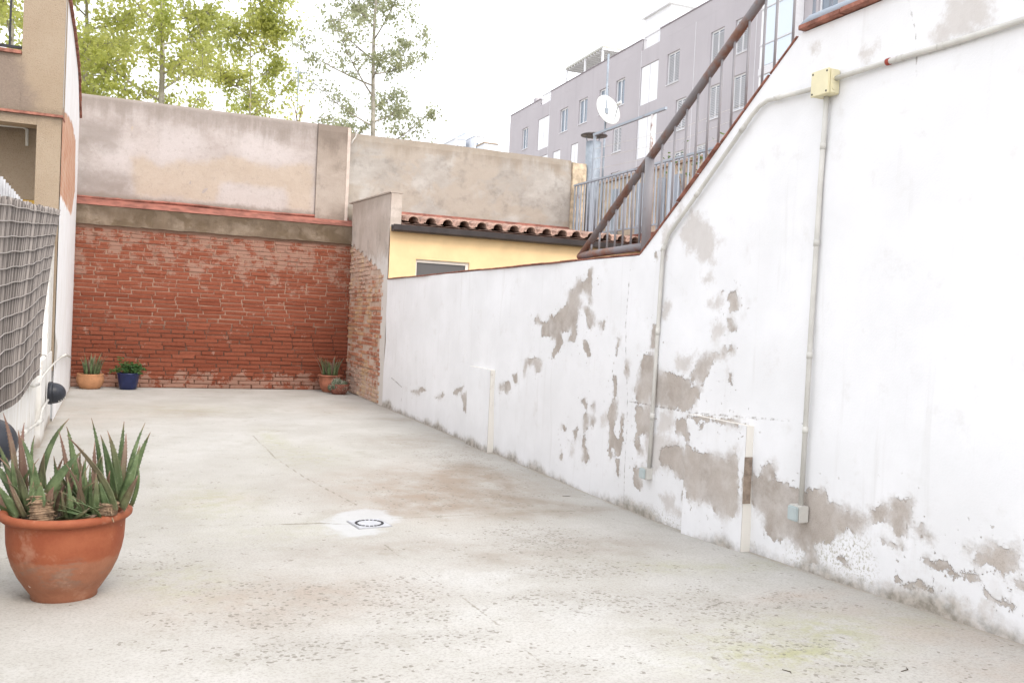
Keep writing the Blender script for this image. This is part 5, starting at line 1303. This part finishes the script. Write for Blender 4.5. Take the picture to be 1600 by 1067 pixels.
WIN = [(29.8, 31.1, 15.82, 17.62, 'w'), (21.7, 23.15, 15.82, 17.62, 'w'), (18.3, 19.75, 15.82, 17.62, 'w'), (15.0, 16.4, 15.9, 17.62, 'w'), (12.65, 13.9, 15.9, 17.68, 'w'),
       (5.85, 7.25, 15.85, 17.72, 's'), (1.3, 2.6, 15.85, 17.72, 's'), (-0.92, 0.27, 15.85, 17.70, 's'), (25.25, 27.6, 15.2, 17.72, 'p'), (8.3, 10.5, 15.28, 17.74, 'p'),
       (29.8, 31.1, 12.8, 14.58, 'w'), (22.8, 24.25, 12.8, 14.56, 'p'), (19.6, 20.85, 12.8, 14.55, 'p'), (25.25, 27.6, 12.2, 14.6, 'p'), (12.8, 14.05, 12.85, 14.55, 's'), (8.2, 10.65, 11.9, 14.52, 'p'),
       (4.88, 6.02, 12.85, 14.70, 's'), (1.38, 2.56, 12.84, 14.70, 's'), (-0.9, 0.3, 12.86, 14.72, 's'), (4.88, 6.0, 9.85, 11.62, 's'), (2.5, 3.65, 9.9, 11.62, 's'), (8.2, 10.6, 8.9, 11.4, 'p'), (-0.9, 0.3, 9.85, 11.65, 's'), (12.8, 14.05, 9.8, 11.5, 's'),
       (-7.6, -6.3, 15.85, 17.9, 'w'), (-7.6, -6.3, 12.8, 14.6, 'w'), (-11.0, -9.6, 15.85, 17.7, 's'), (-11.0, -9.6, 12.85, 14.7, 's')]
holes = [(u0, z0_, u1, z1_) for u0, u1, z0_, z1_, k in WIN]
holed_wall(-30, 34.2, 0, 18.8, holes, bp, 0.22, (NN[0], NN[1], 0)).build('facade', M_MAUVE, ab)
for u0, u1, z1_ in ((27.3, 34.2, 19.33), (10.5, 25.2, 19.5), (-30, 8.25, 19.55)):
    q0 = [bp(u0, 18.803, 0), bp(u1, 18.803, 0), bp(u1, 18.803, .3), bp(u0, 18.803, .3)]
    MB().hexa(q0, [(a, b_, z1_) for a, b_, _ in q0]).build('parapet', M_MAUVE, ab)
    q0 = [bp(u0 - .02, z1_ + .002, -.04), bp(u1 + .02, z1_ + .002, -.04), bp(u1 + .02, z1_ + .002, .34), bp(u0 - .02, z1_ + .002, .34)]
    MB().hexa(q0, [(a, b_, z1_ + .07) for a, b_, _ in q0]).build('parapet_cap', plain('mauve_cap', (0.25, 0.22, 0.24), 0.8), ab)
q0 = [bp(-30, 18.5, .305), bp(34.2, 18.5, .305), bp(34.2, 18.5, 12), bp(-30, 18.5, 12)]
MB().hexa(q0, [(a, b_, 18.8) for a, b_, _ in q0]).build('roof_slab', M_PVC, ab)
q0 = [bp(34.19, 0, .02), bp(34.3, 0, .02), bp(34.3, 0, 12), bp(34.19, 0, 12)]
MB().hexa(q0, [(a, b_, 18.79) for a, b_, _ in q0]).build('end_wall', M_MAUVE, ab)
def fbox(u0, u1, z0_, z1_, d0_, d1_):
    q0 = [bp(u0, z0_, d0_), bp(u1, z0_, d0_), bp(u1, z0_, d1_), bp(u0, z0_, d1_)]
    return MB().hexa(q0, [(a, b_, z1_) for a, b_, _ in q0])
for u0, u1, z0_, z1_, k in WIN:
    if k == 'p':
        o = fbox(u0 + .02, u1 - .02, z0_ + .02, z1_ - .02, .05, .12).build('window', M_PANEL, ab)
        s_ = fbox((u0+u1)/2 - .03, (u0+u1)/2 + .03, z0_ + .03, z1_ - .03, .03, .0495).build('mullion', M_SHUT); attach(s_, o)
        continue
    f = 0.09
    mb = MB()
    for a, b_, c, d in ((u0, u1, z1_ - f, z1_), (u0, u1, z0_, z0_ + f), (u0, u0 + f, z0_ + f, z1_ - f), (u1 - f, u1, z0_ + f, z1_ - f), ((u0+u1)/2 - .04, (u0+u1)/2 + .04, z0_ + f, z1_ - f)):
        x_ = fbox(a, b_, c, d, .10, .18); mb.add(x_.v, x_.f)
    o = mb.build('window', M_PANEL, ab)
    p_ = fbox(u0 + .05, u1 - .05, z0_ + .05, z1_ - .05, .15, .17).build('pane', M_PANE); attach(p_, o)
    if k == 's':
        mb = MB(); z = z0_ + f + .02
        while z < z1_ - f - .06:
            mb.add([bp(u0 + f, z, .08), bp(u1 - f, z, .08), bp(u1 - f, z + .075, .135), bp(u0 + f, z + .075, .135), bp(u0 + f, z - .012, .085), bp(u1 - f, z - .012, .085), bp(u1 - f, z + .063, .14), bp(u0 + f, z + .063, .14)], [(0, 1, 2, 3), (7, 6, 5, 4), (0, 4, 5, 1), (2, 6, 7, 3)]); z += .095
        s_ = mb.build('louvre_slats', M_SHUT); attach(s_, o)
    sl = fbox(u0 - .03, u1 + .03, z0_ - .05, z0_ - .002, -.05, .2).build('sill', M_SHUT); attach(sl, o)
# glazed stair bay
by = fbox(-5.3, -2.7, 8, 19.0, -.5, -.02).build('glazed_bay', M_PANEL, ab)
for z0_, z1_ in ((14.4, 15.4), (15.5, 17.2), (17.3, 18.9), (12.2, 13.9)):
    for u0, u1 in ((-3.95, -2.95), (-5.15, -4.1)):
        p_ = fbox(u0, u1, z0_, z1_, -.53, -.501).build('pane', M_PALEG); attach(p_, by)
for z0_, z1_ in ((13.95, 14.3), (15.42, 15.48), (17.22, 17.28)):
    s_ = fbox(-5.3, -2.7, z0_, z1_, -.56, -.531).build('spandrel', M_SHUT); attach(s_, by)
for u in (25.3, 10.52, 4.2, -1.6, -2.4): fbox(u - .02, u + .02, 6, 18.79, -.012, -.001).build('wall_joint', M_SHUT, ab)
# terrace balustrades in the roof notches, pergola, lift housing
for u0, u1 in ((25.25, 27.25), (8.3, 10.45)):
    mb = MB()
    for k in range(13):
        u = u0 + (u1-u0)*k/12; x_ = fbox(u - .02, u + .02, 18.81, 19.6, .1, .14); mb.add(x_.v, x_.f)
    x_ = fbox(u0, u1, 19.602, 19.66, .08, .16); mb.add(x_.v, x_.f)
    mb.build('roof_balustrade', M_SHUT, ab)
pg = fbox(17.5, 24.0, 21.0, 21.15, .6, 3.2).build('pergola', plain('pergola_canvas', (0.5, 0.5, 0.46), 0.8), ab)
for u in (17.6, 20.5, 23.8):
    for d in (.65, 3.0): s_ = fbox(u, u + .12, 18.805, 20.998, d, d + .12).build('pergola_post', M_PANEL); attach(s_, pg)
mb = MB()
for k in range(14):
    x_ = fbox(17.5 + k*.48, 17.56 + k*.48, 20.86, 20.998, .62, 3.18); mb.add(x_.v, x_.f)
s_ = mb.build('pergola_slats', M_SHUT); attach(s_, pg)
fbox(9.2, 12.5, 18.805, 21.6, 1.2, 4.5).build('lift_housing', M_PANEL, ab)
fbox(9.0, 12.7, 21.602, 21.75, 1.0, 4.7).build('lift_roof', M_PANEL, ab)
fbox(2.8, 3.4, 19.63, 20.2, .3, .9).build('roof_vent', plain('vent_grey', (0.4, 0.38, 0.38), 0.7), ab)
fbox(29.0, 29.6, 19.41, 19.9, .3, .9).build('roof_vent', M_MAUVE, ab)

# ------------------------------------------------------------------ far white blocks on the skyline
M_FAR = plain('far_white_render', (0.72, 0.75, 0.80), 0.9, 0.05, 0.2)
for lab, x0, x1, ytop, dep in (('distant low white block left of the pale tower', 711, 728, 217, 120), ('distant slim pale tower on the skyline above the grey wall', 728, 737, 208, 122), ('distant white block right of the pale tower', 742, 758, 213, 118), ('distant flat building with a tan roof edge on the skyline', 757, 778, 224, 115)):
    a = on_y(x0, ytop, dep); b_ = on_y(x1, ytop, dep)
    t = thing('far_building', lab, 'building', (a[0], dep, 0))
    MB().box((a[0], dep, 0), (b_[0], dep + 8, a[2])).build('wall', M_FAR, t)
    MB().box((a[0] - .1, dep - .1, a[2] + .005), (b_[0] + .1, dep + 8.1, a[2] + .15)).build('roof', M_STUC if 'tan roof' in lab else M_FAR, t)
    for k in range(3): MB().box((a[0] + .3 + k*.5, dep - .05, a[2] - 2.2), (a[0] + .55 + k*.5, dep - .004, a[2] - .9)).build('window', M_PANE, t)

# ------------------------------------------------------------------ trees beyond the wall
M_BARK = plain('pale_bark', (0.36, 0.33, 0.28), 0.9, 0.3, 6, 0.4)
LEAF_A = mat_leaf('poplar_leaf', (0.46, 0.52, 0.13), (0.72, 0.72, 0.25), 0.72)
LEAF_GLARE = mat_leaf('poplar_leaf_glare', (0.30, 0.33, 0.21), (0.44, 0.46, 0.29), 0.62)  # sky glare over the lone tree put into a paler, greyer leaf colour
def tree(label, x, y, H, r0, nb, spread, zlo, nleaf, leafm, seed, lean=0.0, ls=0.062, forced=(), gap=0.0):
    r = random.Random(seed)
    t = thing('poplar_tree', label, 'tree', (x, y, -0.05), 'trees beyond the back wall')
    tr_ = [Vector((x + lean*z + 0.06*math.sin(z*.9 + seed), y + 0.05*math.sin(z*1.1), z)) for z in np.linspace(-0.05, H, 14)]
    MB().tube(tr_, [r0 * (1 - .9*i/13) for i in range(14)], 10).build('trunk', M_BARK, t, True)
    limbs = MB(); pts = []
    def trunk_at(z): 
        f = z / H * 13; i = min(12, max(0, int(f))); return tr_[i].lerp(tr_[i+1], f - i)
    spec = [(zlo + (H - zlo) * ((k + r.random()) / nb) ** 0.92 * .95, r.uniform(0, 6.283), None) for k in range(nb)] + list(forced)
    for z, a, ln in spec:
        s0 = trunk_at(min(z, H*.98)); L = ln or spread * (1.0 - 0.55 * max(0, (z - zlo)/(H - zlo))) * r.uniform(.65, 1.15)
        d = Vector((math.cos(a), math.sin(a), 0)); rise = r.uniform(.35, .95)
        e = s0 + d*L + Vector((0, 0, L*rise)); m = s0 + d*L*.55 + Vector((0, 0, L*rise*.38))
        p = bez(s0, m, e, 9); rb_ = r0 * .34 * (1 - .5*z/H)
        limbs.tube(p, [rb_ * (1 - .85*i/8) for i in range(9)], 6)
        for j in range(3, 9):
            for q_ in range(3):
                tw = p[j] + Vector((r.gauss(0, .28), r.gauss(0, .28), r.gauss(0.05, .24))) * (0.7 + .3*L)
                limbs.tube([p[j], (p[j] + tw)/2 + Vector((0, 0, .04)), tw], [.010, .007, .003], 4); pts.append((p[j], tw))
    limbs.build('branches', M_BARK, t, True)
    V = np.empty((nleaf*4, 3), np.float32); k = 0
    while k < nleaf:
        a, b2 = pts[r.randrange(len(pts))]; n_ = r.randint(8, 18); c0_ = a.lerp(b2, r.uniform(.35, 1.1)); sg = r.uniform(.06, .17)
        for _ in range(min(n_, nleaf - k)):
            c = c0_ + Vector((r.gauss(0, sg), r.gauss(0, sg), r.gauss(-.03, sg*.85)))
            d = Vector((r.gauss(0, .7), r.gauss(0, .7), r.gauss(-.6, .6))).normalized(); nv = Vector((r.gauss(0, 1), r.gauss(0, 1), r.gauss(.3, .7))); e = d.cross(nv).normalized(); s_ = ls * r.uniform(.6, 1.15)
            V[k*4] = c - d*s_*.75; V[k*4+1] = c + e*s_*.62 - d*s_*.1 + nv.normalized()*s_*.14; V[k*4+2] = c + d*s_; V[k*4+3] = c - e*s_*.62 - d*s_*.1 + nv.normalized()*s_*.14; k += 1
    me = bpy.data.meshes.new('crown'); nq = nleaf
    idx = np.arange(nq*4).reshape(-1, 4); tri = np.concatenate([idx[:, [0, 1, 2]], idx[:, [0, 2, 3]]], 1).reshape(-1, 3)
    me.vertices.add(nq*4); me.vertices.foreach_set('co', V.ravel()); me.loops.add(tri.size); me.loops.foreach_set('vertex_index', tri.ravel().astype(np.int32))
    me.polygons.add(len(tri)); me.polygons.foreach_set('loop_start', np.arange(0, tri.size, 3, dtype=np.int32)); me.update(calc_edges=True); me.materials.append(leafm)
    link(me, 'crown', t)
    return t
def tx(px, y): return float(on_y(px, 150, y)[0])
tree('poplar with the stout pale trunk rising behind the pinkish wall', tx(243, 21), 21, 12, .11, 26, 1.9, 3.2, 18000, LEAF_A, 3, 0.012)
tree('slim poplar nearest the tan stucco house, behind the wall end', tx(128, 22.5), 22.5, 12, .09, 24, 1.8, 3.2, 17000, LEAF_A, 8)
tree('thin poplar in the right of the green clump behind the pinkish wall', tx(388, 23), 23, 9.6, .06, 22, 1.35, 3.4, 12000, LEAF_A, 15)
tree('poplar seen past the balcony railing left of the stucco house', tx(10, 21), 21, 11, .09, 22, 1.9, 2.6, 14000, LEAF_A, 21)
tree('sparse glare-greyed poplar standing alone behind the pilaster', tx(583, 25), 25, 13, .115, 22, 2.0, 5.0, 10500, LEAF_GLARE, 34, 0.0, .06, [(7.7, R(176), 2.2), (8.3, R(8), 1.5)])
# seedling on the wall top and the aerial behind it
sx, sz = on_y(467, 182, 14.6)[0], 4.0
sap = thing('seedling', 'small leafy seedling poking over the top of the pinkish wall', 'plant', (sx, 14.6, 3.9))
sm = MB(); sl_ = MB()
for k in range(6):
    e = Vector((sx + rng.uniform(-.16, .16), 14.6 + rng.uniform(-.1, .1), rng.uniform(4.35, 4.66))); sm.tube(bez((sx, 14.6, 3.9), (sx, 14.6, 4.3), e, 5), .006, 5)
    for j in range(7):
        c = e + Vector((rng.gauss(0, .06), rng.gauss(0, .05), rng.gauss(-.06, .08))); d = Vector((rng.gauss(0, 1), rng.gauss(0, 1), rng.gauss(0, 1))).normalized(); q_ = d.orthogonal().normalized(); s_ = rng.uniform(.03, .05)
        sl_.add([c - d*s_, c + q_*s_*.7, c + d*s_, c - q_*s_*.7], [(0, 1, 2, 3)])
sm.build('stems', M_HUSK, sap); sl_.build('leaves', LEAF_A, sap)['kind'] = 'stuff'
ya_ = 17.0; a0, a1 = on_y(467, 105, ya_), on_y(465, 190, ya_)
an = thing('roof_aerial', 'thin aerial mast with small arms behind the pinkish wall', 'aerial', (a1[0], ya_, 0))
MB().tube([(a0[0], ya_, 0), (a0[0], ya_, a0[2])], .012, 6).build('mast', M_STEEL, an)
for dx_, dz_ in ((-.16, .03), (.17, .03), (-.07, .07)): MB().tube([(a0[0], ya_, a0[2] - .1), (a0[0] + dx_, ya_ + .05, a0[2] - .1 + dz_)], .008, 5).build('arm', M_STEEL, an)

# ------------------------------------------------------------------ bits of litter on the floor
M_TWIG = plain('dark_twig', (0.06, 0.045, 0.03), 0.9)
for lab, (xa, ya2), (xb, yb4) in (('short dark twig lying near the foot of the white wall at right', (1222, 1046), (1236, 1052)), ('bent brown twig on the concrete near the middle of the white wall', (879, 775), (891, 775)),
                            ('tiny twig on the floor at the right front corner', (1408, 1049), (1416, 1043))):
    p, q_ = floor_xy(xa, ya2), floor_xy(xb, yb4)
    o = MB().tube([(*p, fz(p[1]) + .0015), ((p[0]+q_[0])/2 + .01, (p[1]+q_[1])/2 - .008, fz(p[1]) + .003), (*q_, fz(q_[1]) + .0015)], [.0012, .0018, .001], 5).build('twig', M_TWIG)
    tag(o, lab, 'twig', 'twigs on the floor')

lwp = [on_y(x, y, 13.93) for x, y in ((560, 203), (557, 208), (556, 214), (552, 219), (549, 226))]
lw_ = thing('loose_wire', 'loose white wire dangling over the top corner of the pilaster', 'wire', tuple(lwp[-1]))
MB().tube([lwp[0] + (0, .25, .02)] + lwp, .009, 6).build('wire', M_PVC, lw_, True)
